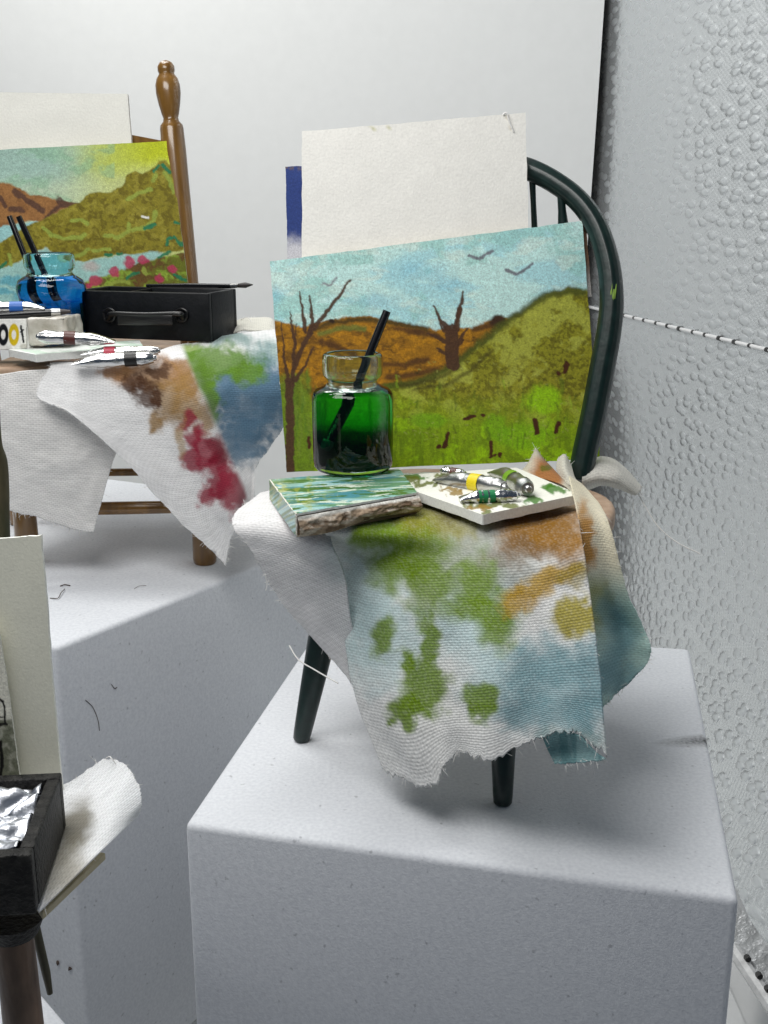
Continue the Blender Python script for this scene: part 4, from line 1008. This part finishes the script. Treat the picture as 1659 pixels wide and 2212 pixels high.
# cards on the brown chair
def z1(x, y): return (.4*x, 73.7+.4*y)
def paint2(X, Y):
    x = X/.4; y = (Y-73.7)/.4
    p = Paint(x, y, (168, 200, 186), warp=7, freq=.022)
    p.mix(sst(250, 620, x+120*(fbm(x*.006, y*.006, 3)-.5)), (196, 208, 96)); p.mix(sst(520, 850, x-(y-600)*.3), (198, 208, 36)); p.mix(sst(720, 860, y+.12*(x-300)+60*(fbm(x*.01, y*.01, 9)-.5))*.5, (214, 222, 178))
    p.mix(sst(.5, .66, fbm(x*.008, y*.012, 5))*.5*(x < 620), (140, 188, 150))
    hb_ = [(-700, 850), (0, 805), (50, 812), (100, 830), (180, 865), (250, 880), (330, 895), (430, 905), (300, 965), (240, 1005), (150, 1005), (0, 1045), (-700, 1060)]
    p.poly(hb_, (160, 112, 62), 7); hm = p.sdpoly(hb_) < 0; p.mix(hm*sst(.5, .65, fbm(x*.02, y*.02, 8))*.5, (128, 84, 44))
    for s, w in (([(80, 850), (140, 890), (230, 945)], 32), ([(55, 945), (115, 948)], 30), ([(320, 890), (345, 915), (410, 918)], 34), ([(250, 992), (290, 945), (330, 925)], 24), ([(0, 880), (25, 925)], 24), ([(-120, 900), (-60, 930)], 30)): p.stroke(s, w, (86, 58, 46), 6, .9)
    p.poly([(-700, 1060), (0, 1040), (210, 1005), (100, 1065), (0, 1120), (-700, 1130)], (158, 206, 204), 6)
    ol = [(425, 900), (470, 862), (600, 845), (660, 810), (690, 755), (730, 738), (770, 752), (815, 725), (855, 678), (900, 690), (950, 740), (1000, 980), (1040, 1200), (990, 1165), (800, 1185), (600, 1192), (430, 1228), (300, 1180), (250, 1145), (100, 1225), (0, 1260), (-150, 1270), (-150, 1120), (0, 1120), (100, 1060), (200, 1010), (300, 962)]
    om = 1-sst(-6, 6, p.sdpoly(ol)); p.mix(om, (140, 130, 34)); p.mix(om*sst(.44, .62, fbm(x*.045, y*.045, 21, 6))*.75, (104, 92, 14)); p.mix(om*sst(.55, .68, fbm(x*.03, y*.03, 23))*.6, (168, 158, 58))
    p.poly([(350, 1235), (430, 1230), (600, 1198), (850, 1170), (900, 1190), (760, 1240), (600, 1300), (450, 1330), (450, 1600), (-700, 1600), (-700, 1270), (0, 1262), (100, 1228), (250, 1150), (330, 1215)], (164, 208, 200), 7)
    for a in ((60, 1330, 70, 30), (150, 1420, 90, 24), (20, 1390, 60, 20)): p.blob(*a, (84, 168, 186), op=.8)
    bank = [(450, 1335), (600, 1300), (700, 1250), (820, 1215), (1050, 1170), (1060, 1500), (450, 1500)]
    p.poly(bank, (112, 118, 34), 10); bm_ = p.sdpoly(bank) < 0; p.mix(bm_*sst(.5, .62, fbm(x*.02, y*.02, 31))*.8, (148, 178, 60)); p.mix(bm_*sst(.52, .62, fbm(x*.022+9, y*.02, 34))*.8, (104, 66, 34))
    lg = (156, 172, 70); dg = (34, 124, 84)
    for s in ([(240, 1040), (280, 1082), (340, 1100), (430, 1095), (460, 1078)], [(562, 1085), (640, 1096), (690, 1062), (696, 1030)], [(712, 1056), (785, 1040), (840, 1005), (842, 952)], [(690, 888), (760, 856), (820, 832)], [(890, 745), (925, 800), (940, 845)], [(390, 1000), (430, 992), (480, 1022)], [(400, 1195), (455, 1178), (478, 1160)], [(505, 1165), (590, 1154)], [(840, 750), (826, 790)], [(50, 1190), (62, 1240)], [(560, 1360), (640, 1330), (700, 1335)], [(780, 1270), (790, 1290)], [(600, 1380), (660, 1372)]): p.stroke(s, 21, lg, 5, .9)
    for s in ([(828, 738), (850, 706)], [(870, 702), (892, 720), (915, 748)], [(785, 1042), (838, 1032)], [(900, 1135), (902, 1100), (940, 1092), (990, 1138)], [(860, 1205), (922, 1172)], [(940, 1010), (962, 1022)], [(690, 1312), (752, 1280)], [(940, 1288), (1002, 1330)], [(572, 1190), (600, 1186)], [(638, 1186), (662, 1183)], [(0, 1260), (25, 1230)]): p.stroke(s, 17, dg, 4, .95)
    for a in ((700, 1228, 30, 28), (775, 1216, 30, 24), (620, 1282, 32, 28), (515, 1328, 38, 26), (862, 1320, 26, 24), (936, 1262, 24, 18), (480, 1350, 24, 14)): p.blob(*a, (186, 58, 92), op=.92, soft=.25)
    p.blob(490, 1252, 44, 26, (205, 182, 176), op=.7, soft=.6); p.stroke([(768, 980), (804, 984)], 14, (240, 240, 230), 3)
    p.mottle(.26, .11, .11, 51, 4)
    return p.c*1.0
pl6, pn6 = plane_y(24.0, S2+.1, 7)
cp = [(-190, 333), (367, 305), (412, 655), (-170, 668)]
o = sheet('landscape_painting', [PN(x, y, pl6, pn6) for x, y in cp], cp, .08, 420, 260, paint2, M['painted'], warp=.03, seed=4)
tag(o, 'small painting of mustard hills, lake and pink flowers propped on the brown chair', 'painting')
pl7, pn7 = plane_y(24.35, S2+.1, 6)
cp = [(-200, 196), (275, 203), (292, 400), (-200, 400)]
cm2 = painted('cream_canvas_rear', bump=.3, bs=20, rough=.9, fine=.05)
o = sheet('blank_canvas', [PN(x, y, pl7, pn7) for x, y in cp], cp, .12, 60, 40, lambda X, Y: flatcol((242, 241, 232))(X, Y), cm2, warp=.015, seed=7, edge=(244, 244, 238))
tag(o, 'blank cream canvas behind the mustard-hills painting on the brown chair', 'canvas')
# blue jar
J2 = PY(112, 722, 22.3); J2.z = 5.08; s2 = 22.6/2400
prof2 = []
for rad_, py_ in ((50, None), (62, 735), (68, 728), (69, 700), (68, 665), (66, 650), (68, 640), (71, 628), (71, 617), (66, 605), (56, 598), (49, 594), (46, 590), (46, 584), (50, 579), (52, 574), (52, 556), (51, 550), (48, 547)):
    prof2.append((rad_, 0 if py_ is None else max((PY(97, py_, 22.3).z-5.08)/s2, 2)))
fz = 1.0
liq2 = liquid('blue_paint_water', J2.z, J2.z+1.3, [(0.0, (.0, .03, .07, 1)), (.55, (.0, .06, .18, 1)), (.72, (.01, .20, .80, 1)), (1.0, (.05, .42, .92, 1))])
J2.x = PY(112, 640, 22.3).x
jar(J2, s2, prof2, M['glassb'], liq2, prof2[10][1], 'glass jar of blue paint water with two brushes on the brown chair', .05)
brush('black brush handle in the blue jar, the left one of the pair', [PY(20, 467, 22.5), PY(100, 672, 22.3)], .058, M['tip'], .08)
brush('black brush handle in the blue jar, the right one of the pair', [PY(40, 467, 22.3), PY(128, 660, 22.4)], .060, M['tip'], .08)
# black paint box with handle
P1 = PY(455, 739, 21.6); bz = P1.z; P0 = PY(166, 717, 22.45); P2_ = PY(513, 704, 22.9)
fx = Vector((P0.x-P1.x, P0.y-P1.y, 0)); sd_ = Vector((P2_.x-P1.x, P2_.y-P1.y, 0)); wlen, slen = fx.length, sd_.length
fxn = fx.normalized(); sdn = sd_.normalized()
hbx = PY(449, 634, 21.6).z-bz
box = empty('paint_box', P1); tag(box, 'closed-sided black paint box with carrying handle and a brush on top, on the brown chair', 'box')
def openbox(P, ax, ay, wl, sl, h, wallt, root, mat, rimmat, floor=.12):
    z = Vector((0, 0, 1))
    def quad(o_, a, b, c): return prism
    def bar(a, b, w, inw, nm):
        base = [a+z*h, b+z*h, b+inw*w+z*h, a+inw*w+z*h]
        prism(nm, base, h, mat, root, .02, 2)
    A_, B_, C_, D_ = P, P+ax*wl, P+ax*wl+ay*sl, P+ay*sl
    bar(A_+ax*.003, B_-ax*.003, wallt, ay, 'front_panel')
    bar(D_+ax*.003, C_-ax*.003, wallt, -ay, 'back_panel')
    bar(A_+ay*(wallt+.003), D_-ay*(wallt+.003), wallt, ax, 'side_panel')
    bar(B_+ay*(wallt+.003), C_-ay*(wallt+.003), wallt, -ax, 'side_panel')
    e_ = wallt+.004
    prism('tray', [A_+ax*e_+ay*e_+z*(h*.72), B_-ax*e_+ay*e_+z*(h*.72), C_-ax*e_-ay*e_+z*(h*.72), D_+ax*e_-ay*e_+z*(h*.72)], h*.7, rimmat, root, .005)
openbox(P1, fxn, sdn, wlen, slen, hbx, .12, box, M['black'], simple('grey_tray', (.16, .16, .17, 1), (.30, .30, .31, 1), .4, scale=3, bump=.3))
dv = P1+fxn*(wlen*.62)+sdn*.13+Vector((0, 0, hbx-.02))
prism('divider', [dv, dv+fxn*.06, dv+fxn*.06+sdn*(slen-.3), dv+sdn*(slen-.3)], .2, M['black'], box)
fnn = -sdn
def hpt(px, py, o=.0):
    return PN(px, py, P1+fnn*o, sdn)
hpts = [hpt(232, 690, .02), hpt(236, 684, .10), hpt(244, 678, .18), hpt(315, 680, .2), hpt(385, 678, .18), hpt(393, 682, .1), hpt(397, 690, .02)]
MB().tube(smooth_path(hpts, 30), .05, 10).build('handle', M['blackpaint'], box)
prism('handle_grip', [hpt(252, 680, .16), hpt(372, 680, .16), hpt(372, 680, .24), hpt(252, 680, .24)], .2, M['blackpaint'], box, .02)
for px in (236, 392):
    MB().tube(smooth_path([hpt(px-12, 672, .03), hpt(px, 667, .05), hpt(px+12, 674, .05), hpt(px+8, 692, .05), hpt(px-8, 692, .04), hpt(px-12, 676, .03)], 24), .022, 8).build('handle_mount', M['blackpaint'], box)
br_ = empty('paintbrush', PY(430, 622, 22.2)); tag(br_, 'black brush with dark tip lying across the black paint box', 'brush')
ba, bb = PY(318, 630, 22.9), PY(500, 618, 22.1); bc, bd = PY(515, 617, 22.0), PY(546, 615, 21.9)
for q_ in (ba, bb, bc, bd): q_.z = max(q_.z, bz+hbx+.06)
MB().tube([ba, ba.lerp(bb, .5), bb], [.035, .055, .045], 12).build('handle', M['brush'], br_)
MB().tube([bb, bc], [.045, .04], 12).build('ferrule', M['tubedark'], br_)
MB().tube([bc, bc.lerp(bd, .5), bd], [.04, .055, .01], 12).build('bristles', M['bristle'], br_)
# lettered block wrapped in clear film
def oopaint(X, Y):
    p = Paint(X, Y, (240, 238, 232), warp=1.0, freq=.15)
    for cx, col in ((7, (28, 28, 30)), (30, (214, 184, 30)), (-18, (150, 40, 40))):
        u = np.hypot((X-cx)/9.5, (Y-723)/20); p.mix(sst(.22, .0, abs(u-.85)-.24), col)
    p.stroke([(45, 704), (47, 716), (51, 738)], 4.5, (28, 28, 30), 1.2); p.stroke([(44, 718), (50, 712)], 3, (28, 28, 30), 1.2); p.blob(55, 748, 10, 6, (200, 196, 186)); return p.c
YB = 20.75
blk = empty('lettered_box', PY(40, 754, YB)); tag(blk, 'white box lettered with black and yellow Os, half film-wrapped, on the brown chair', 'box')
fc = [PY(-60, 690, YB), PY(57, 690, YB), PY(57, 752, YB), PY(-60, 758, YB)]
sheet('printed_face', fc, [(-60, 690), (57, 690), (57, 752), (-60, 758)], .03, 220, 120, oopaint, M['glosspaint'], blk, warp=.004)
top_ = [fc[0]+Vector((0, .035, -.005)), fc[1]+Vector((0, .035, -.005)), fc[1]+Vector((.15, .75, -.005)), fc[0]+Vector((0, .75, -.005))]
prism('core', top_, fc[0].z-fc[3].z-.02, simple('white_card_box', (.72, .71, .68, 1), None, .5, bump=.1), blk, .01)
wr_ = [PY(58, 689, YB-.02), PY(142, 684, YB+.05), PY(140, 676, YB+.75), PY(62, 680, YB+.75)]
def film():
    n = 40; V = []; bm = bmesh.new()
    o_ = prism('film_wrap', [wr_[0], wr_[1], wr_[1]+Vector((.12, .7, .0)), wr_[0]+Vector((.1, .7, .0))], .50, None, None, .04, 3)
    return o_
fm_ = film()
wm = simple('crinkled_film_over_card', (.42, .38, .31, 1), (.72, .69, .63, 1), .3, scale=3.2, bump=1.0, bs=6, bd=.05, coat=.6)
fm_.data.materials.append(wm); adopt(fm_, blk)
sc = fm_.modifiers.new('s', 'SUBSURF'); sc.subdivision_type = 'SIMPLE'; sc.levels = 4; sc.render_levels = 4
tx = bpy.data.textures.new('crinkle', 'CLOUDS'); tx.noise_scale = .22
dm = fm_.modifiers.new('d', 'DISPLACE'); dm.texture = tx; dm.strength = .07; dm.mid_level = .5
# brush & tube lying on it
b2r = empty('paintbrush', PY(60, 682, 20.9)); tag(b2r, 'black flat-ferruled brush lying on the lettered box', 'brush')
MB().tube([PY(-40, 684, 20.9), PY(60, 678, 21.0), PY(110, 675, 21.05)], [.06, .075, .07], 12).build('handle', M['brush'], b2r)
MB().tube([PY(110, 675, 21.05), PY(130, 674, 21.1)], [.072, .07], 12).build('ferrule', M['tubedark'], b2r)
MB().tube([PY(130, 674, 21.1), PY(152, 673, 21.1)], [.06, .03], 12).build('bristles', M['bristle'], b2r)
paint_tube(PY(98, 663, 21.1), PY(-20, 665, 21.0), .105, M['b_blue'], .52, 'silver paint tube with blue band above the lettered box', bw=.25)
bc_ = empty('plastic_scrap', PY(156, 712, 21.9)); tag(bc_, 'bright blue plastic scrap between the lettered box and the black box', 'scrap')
lathe_ = MB(); lathe(lathe_, [(.001, .3), (.12, .3), (.16, .26), (.17, .05), (.15, 0), (.001, 0)], PY(158, 730, 21.95), seg=20); lathe_.build('cap', M['b_blue'], bc_)
# palette under
q = 5.12
pa = [PY(18, 752, 20.7), PY(300, 722, 22.2), PY(308, 734, 21.2), PY(77, 766, 19.9), PY(21, 757, 20.6)]
def pal2(X, Y):
    p = Paint(X, Y, (226, 230, 226)); p.mix(sst(.5, .62, fbm(X*.03, Y*.2, 4))*.5, (150, 190, 160)); return p.c
zz = pa[3].z
for v in pa: v.z = zz
palette(pa, [(18, 752), (300, 722), (308, 734), (77, 766), (21, 757)], .13, pal2, 'palette', 'pale green-tinted board palette under the tubes on the brown chair', M['plaster'])
paint_tube(PY(250, 735, 20.3), PY(84, 727, 20.1), .115, M['b_maroon'], .60, 'silver paint tube with maroon band beside the lettered box', bw=.2)
paint_tube(PY(176, 762, 20.25), PY(342, 758, 20.35), .10, M['b_pink'], .37, 'silver paint tube with pink band, behind the black-banded tube', bw=.2)
paint_tube(PY(158, 782, 19.85), PY(332, 773, 19.95), .125, M['b_black'], .72, 'silver paint tube with black band at the front edge of the brown chair', bw=.22)

# rag on the brown chair
def z2p(X, Y): return X/.4, (Y-590)/.4
def rag2(X, Y):
    x, y = z2p(X, Y); p = Paint(x, y, (250, 250, 250), warp=24, freq=.012, seed=22)
    right_ = sst(0, 40, x-(1000+(y-480)*.42))
    for a in ((640, 540, 90, 40), (820, 560, 190, 80), (1000, 560, 90, 100)): p.blob(*a, (176, 132, 88), op=.85, soft=.4)
    for a in ((900, 680, 90, 130), (1000, 680, 70, 170), (1090, 760, 50, 120), (840, 800, 32, 70), (820, 860, 20, 30)): p.blob(*a, (168, 132, 76), op=.8, soft=.5)
    for a in ((720, 600, 60, 50), (790, 660, 62, 80), (830, 690, 22, 60), (850, 530, 60, 24)): p.blob(*a, (92, 62, 44), op=.85, soft=.4, rag=.7, f=.05)
    for a in ((1040, 1010, 66, 52), (1130, 960, 80, 90), (1180, 1090, 80, 130), (1240, 1180, 80, 130), (1010, 800, 40, 50), (1110, 1210, 50, 56), (1060, 900, 50, 60)): p.blob(*a, (168, 42, 68), op=.86, soft=.35)
    p.blob(1190, 950, 50, 110, (132, 24, 46), op=.7); p.blob(985, 900, 22, 110, (190, 160, 110), op=.6)
    q = Paint(x, y, (250, 250, 250), warp=24, freq=.012, seed=24)
    for a in ((1440, 440, 110, 90), (1250, 360, 120, 40)): q.blob(*a, (150, 180, 176), op=.8, soft=.5)
    for a in ((1370, 690, 230, 240), (1300, 880, 150, 150), (1440, 640, 110, 160), (1200, 620, 110, 110)): q.blob(*a, (94, 130, 156), op=.85, soft=.4)
    for a in ((960, 440, 130, 70), (1150, 480, 260, 85), (1340, 540, 110, 60), (1090, 580, 60, 110), (1120, 700, 70, 130)): q.blob(*a, (108, 150, 38), op=.88, soft=.35)
    q.blob(1000, 400, 70, 20, (190, 210, 140), op=.6)
    p.mixlin(right_, q.c); return p.c
def c2y(px, py, y): return (px, py, tuple(PY(px, py, y)))
Y0 = 20.1
cr2 = [[c2y(112, 783, 20.3), c2y(200, 780, 20.4), c2y(290, 772, 20.8), c2y(370, 752, 21.4), c2y(430, 738, 21.8), c2y(520, 722, 22.4), c2y(596, 712, 22.8)],
       [c2y(104, 800, 20.0), c2y(195, 800, 20.1), c2y(290, 792, 20.2), c2y(385, 780, 20.5), c2y(436, 765, 21.0), c2y(525, 750, 21.6), c2y(602, 745, 21.8)],
       [c2y(78, 855, 19.7), c2y(190, 870, 19.75), c2y(305, 865, 19.8), c2y(412, 845, 19.8), c2y(456, 835, 20.35), c2y(540, 830, 20.8), c2y(604, 825, 21.0)],
       [c2y(150, 893, 19.6), c2y(245, 940, 19.6), c2y(340, 940, 19.65), c2y(440, 930, 19.6), c2y(482, 915, 20.2), c2y(560, 910, 20.6), c2y(613, 912, 20.9)],
       [c2y(255, 982, 19.5), c2y(325, 1015, 19.5), c2y(400, 1015, 19.55), c2y(472, 1010, 19.5), c2y(505, 985, 20.1), c2y(548, 975, 20.4), c2y(578, 970, 20.6)],
       [c2y(345, 1082, 19.45), c2y(392, 1098, 19.45), c2y(440, 1088, 19.5), c2y(502, 1070, 19.45), c2y(522, 1045, 20.0), c2y(540, 1025, 20.2), c2y(552, 1012, 20.3)],
       [c2y(488, 1222, 19.35), c2y(492, 1200, 19.4), c2y(500, 1165, 19.4), c2y(514, 1120, 19.4), c2y(528, 1110, 19.9), c2y(540, 1104, 20.0), c2y(548, 1090, 20.0)]]
rg = cloth('paint_rag', cr2, rag2, None, 170, 200, wr=.03, rag=(.03, .04, .04, .05), seed=31, hairs=(30, 40, 60, 150), thick=.03)
tag(rg, 'cotton rag stained brown, red, green and blue hanging off the brown chair', 'cloth')
crl = [[c2y(-60, 815, 20.0), c2y(0, 808, 20.0), c2y(60, 800, 20.05), c2y(130, 800, 20.15), c2y(190, 830, 20.2), c2y(290, 900, 20.2)],
       [c2y(-60, 900, 19.9), c2y(0, 900, 19.85), c2y(70, 900, 19.9), c2y(150, 905, 20.0), c2y(200, 920, 20.1), c2y(265, 945, 20.2)],
       [c2y(-50, 990, 19.95), c2y(8, 990, 19.85), c2y(75, 1000, 19.9), c2y(145, 1000, 20.0), c2y(195, 1005, 20.1), c2y(240, 1010, 20.2)],
       [c2y(-40, 1085, 19.9), c2y(20, 1102, 19.85), c2y(80, 1118, 19.9), c2y(130, 1135, 19.95), c2y(160, 1145, 20.0), c2y(202, 1150, 20.1)]]
cloth('side_flap', crl, flatcol((248, 247, 245)), rg, 120, 120, wr=.04, rag=(0, .01, .03, 0), seed=33, hairs=(0, 10, 70, 0), thick=.02, ripple=.03)
crb = [[c2y(500, 700, 23.6), c2y(540, 688, 23.8), c2y(585, 690, 23.7), c2y(600, 712, 23.2)], [c2y(498, 708, 23.0), c2y(540, 700, 23.0), c2y(590, 703, 23.0), c2y(606, 722, 22.8)], [c2y(500, 724, 22.7), c2y(540, 716, 22.7), c2y(590, 716, 22.6), c2y(604, 735, 22.4)]]
cloth('gathered_edge', crb, flatcol((240, 239, 230)), rg, 50, 60, wr=.06, rag=(.03, .03, .03, 0), seed=35, hairs=(40, 20, 20, 0), thick=.03)
MB().tube(smooth_path([PY(518, 692, 23.5), PY(534, 686, 23.3), PY(544, 700, 23.0), PY(538, 722, 22.6)], 20), .007, 5).build('loose_thread', M['thread'], rg)

# ================================================================== THIRD SET at the left edge, close to the lens
s3 = 1.6
c3r = empty('wooden_chair', PZ(100, 1960, s3)); tag(c3r, 'dark wooden miniature chair cut off by the left frame, nearest to the camera', 'chair')
# seat board
e1, e2 = PZ(84, 1980, s3-.06), PZ(228, 1842, s3-.06); ed = (e2-e1).normalized(); en = Vector((-ed.y, ed.x, 0))
prism('seat', [e1+Vector((-2, 1.0, 0)), e1+Vector((-.3, .5, 0)), e1+ed*.05, e2, e2+en*2.6, e1+Vector((-2, 3, 0))], .075, M['board'], c3r, .012)
# front leg
lg0 = PY(26, 1985, 9.15); MB().tube([lg0, lg0+Vector((0, 0, -.1)), lg0+Vector((.0, .02, -1.5)), Vector((lg0.x+.02, lg0.y+.05, Z3))], [.16, .18, .195, .18], 24).build('leg', M['darkwood'], c3r)
MB().tube([PY(26, 1978, 9.15)+Vector((0,0,-.0)), PY(28, 2012, 9.15)], [.30, .24], 20).build('leg_cap', M['blackrim'], c3r)
lg1 = PY(72, 1985, 9.9); MB().tube([lg1, Vector((lg1.x+.08, lg1.y+.0, lg1.z-.65)), Vector((lg1.x+.10, lg1.y, lg1.z-.9))], [.05, .045, .03], 12).build('stretcher', M['bark'], c3r)
# back post at the frame edge
bp_ = [PY(-14, 800, 11.6), PY(-10, 950, 11.5), PY(2, 1010, 11.5), PY(3, 1150, 11.4), PY(6, 1300, 11.3), PY(10, 1700, 11.0)]
bp_ = [Vector(v) for v in bp_]
MB().tube(smooth_path(bp_, 30), interp([0, .3, .4, .6, 1], [.05, .07, .075, .09, .1], 30), 16).build('rear_post', M['bark'], c3r)
# cream cards
pl8, pn8 = plane_y(10.65, 2.0, 6)
cp = [(-180, 1178), (88, 1157), (137, 1745), (-120, 1745)]
o = sheet('blank_canvas', [PN(x, y, pl8, pn8) for x, y in cp], cp, .05, 50, 60, flatcol((220, 219, 203)), painted('cream_canvas_near', bump=.15, bs=40, rough=.85, fine=.05), warp=.01, seed=9, edge=(242, 242, 234))
tag(o, 'blank cream canvas at the left edge behind the ink painting, nearest the camera', 'canvas')
def ink(X, Y):
    p = Paint(X, Y, (222, 220, 205), warp=2, freq=.06)
    p.poly([(-60, 1548), (15, 1552), (38, 1550), (40, 1590), (50, 1720), (-60, 1720)], (108, 112, 92), 4, .95, mod=sst(.2, .5, fbm(X*.06, Y*.06, 4))*.4+.6)
    for s, w in (([(-20, 1500), (6, 1512), (12, 1535), (10, 1560), (-10, 1568)], 5), ([(-10, 1560), (14, 1562)], 5), ([(0, 1600), (4, 1640), (0, 1690)], 8), ([(-30, 1540), (6, 1545)], 4)): p.stroke(s, w, (22, 22, 20), 1.5)
    return p.c
pl9, pn9 = plane_y(10.5, 2.0, 6)
cp = [(-120, 1330), (-6, 1330), (52, 1740), (-110, 1740)]
o = sheet('ink_painting', [PN(x, y, pl9, pn9) for x, y in cp], cp, .03, 120, 160, ink, M['painted'], warp=.008, seed=12, edge=(236, 236, 226))
tag(o, 'small ink painting with grey-green wash at the left frame edge', 'painting')
# black open box
Q1 = PZ(79, 1976, s3+.07); Q2 = PZ(144, 1783, s3+.07); Qs = (Q2-Q1); ql = Qs.length; Qs.normalize()
Qx = Vector((-Qs.y, Qs.x, 0)).normalized()
if Qx.x > 0: Qx = -Qx
hq = .60
bx3 = empty('paint_box', Q1); tag(bx3, 'open black wooden paint box lined with foil, at the left edge near the camera', 'box')
openbox(Q1, Qx, Qs, 2.2, ql, hq, .13, bx3, M['blackrim'], simple('grey_lining', (.05, .055, .065, 1), (.22, .24, .28, 1), .35, scale=3, bump=.6, bs=5))
def foil_scrap():
    n = 70; o_ = Q1+Qx*.15+Qs*.15+Vector((0, 0, hq*.78)); V = []
    for j in range(n):
        for i in range(n):
            a, b = i/(n-1), j/(n-1)
            h = .20*abs(float(fbm(np.array(a*4.), np.array(b*5.), 6, 3))-.5)*2+.05*math.sin(b*17+a*2)+.03*float(vn(np.array(a*18.), np.array(b*18.), 3))
            V.append(o_+Qx*(a*1.8)+Qs*(b*(ql-.32))+Vector((0, 0, h)))
    F = [(j*n+i, j*n+i+1, (j+1)*n+i+1, (j+1)*n+i) for j in range(n-1) for i in range(n-1)]
    o = link('foil_scrap', mesh('foil_scrap', V, F), M['foiltray']); md = o.modifiers.new('t', 'SOLIDIFY'); md.thickness = .01
    tag(o, 'crumpled silver foil filling the open black box at the left edge', 'foil')
foil_scrap()
# rag under the box
def rag3(X, Y):
    p = Paint(X, Y, (246, 247, 248), warp=4, freq=.03); p.blob(155, 1790, 34, 66, (120, 114, 96), rot=30, op=.85, soft=.6); p.blob(130, 1880, 50, 60, (170, 162, 138), rot=30, op=.6, soft=.6); return p.c
cg = [[c_z(60, 1720, 1.72), c_z(136, 1697, 1.72), c_z(182, 1668, 1.80), c_z(226, 1638, 1.86)],
      [c_z(50, 1790, 1.68), c_z(140, 1750, 1.68), c_z(200, 1705, 1.75), c_z(262, 1648, 1.82)],
      [c_z(40, 1860, 1.66), c_z(140, 1810, 1.66), c_z(215, 1750, 1.70), c_z(292, 1682, 1.74)],
      [c_z(60, 1920, 1.64), c_z(140, 1865, 1.64), c_z(222, 1790, 1.66), c_z(306, 1730, 1.60)],
      [c_z(84, 1968, 1.62), c_z(150, 1905, 1.62), c_z(225, 1832, 1.62), c_z(300, 1760, 1.48)]]
rg3 = cloth('cotton_rag', cg, rag3, None, 110, 130, wr=.02, rag=(.02, .03, 0, 0), seed=41, hairs=(16, 16, 4, 0), mat=clothmat('woven_cotton_near', .036))
tag(rg3, 'white cotton rag with grey stain sticking out from under the open black box', 'cloth')
MB().tube(smooth_path([PZ(228, 1640, 1.85), PZ(236, 1634, 1.9), PZ(242, 1640, 1.9), PZ(250, 1650, 1.84)], 10), .006, 5).build('loose_thread', M['thread'], rg3)

# ================================================================== crumbs and fibres on the foam
def hair(pts, label, r=.008):
    o = MB().tube(smooth_path(pts, 20), r, 5).build('fibre', M['hair']); tag(o, label, 'fibre')
hair([PZ(108, 1292, Z2+.01), PZ(125, 1292, Z2+.03), PZ(132, 1280, Z2+.05), PZ(140, 1272, Z2+.03)], 'dark curly fibre on the rear foam block in front of the brown chair')
hair([PZ(130, 1266, Z2+.01), PZ(140, 1263, Z2+.03), PZ(152, 1265, Z2+.01)], 'reddish fibre crumb beside the dark curly fibre on the rear block', .011)
hair([PZ(290, 1272, Z2+.01), PZ(300, 1266, Z2+.02), PZ(316, 1265, Z2+.01)], 'thin pale fibre near the edge of the rear foam block', .004)
for px, py, t in ((126, 2079, 'round dark crumb stuck low on the rear foam block'), (153, 2091, 'brownish larger crumb stuck low on the rear foam block')):
    nrm = Vector((-fd.x, -fd.y, 0)) if False else None
    # front face of the rear block: vertical plane through K along fd
    p = PN(px, py, K, Vector((e.x, e.y, 0)))
    bm = bmesh.new(); bmesh.ops.create_icosphere(bm, subdivisions=1, radius=.045)
    for v in bm.verts: v.co += Vector(RNG.randn(3))*.008; 
    me = bpy.data.meshes.new('crumb'); bm.to_mesh(me); bm.free(); o = link('crumb', me, M['hair']); o.location = p-Vector((e.x, e.y, 0))*.02; tag(o, t, 'crumb')

nf = Vector((e.y, -e.x, 0))
def onface(px, py): return PN(px, py, K, nf)+nf*.01
hair([onface(184, 1512), onface(200, 1528), onface(211, 1556), onface(214, 1578)], 'long thin dark hair on the shaded side of the rear foam block', .006)
hair([onface(240, 1478), onface(247, 1487), onface(252, 1484)], 'tiny dark fibre on the shaded side of the rear foam block, above the long hair', .006)
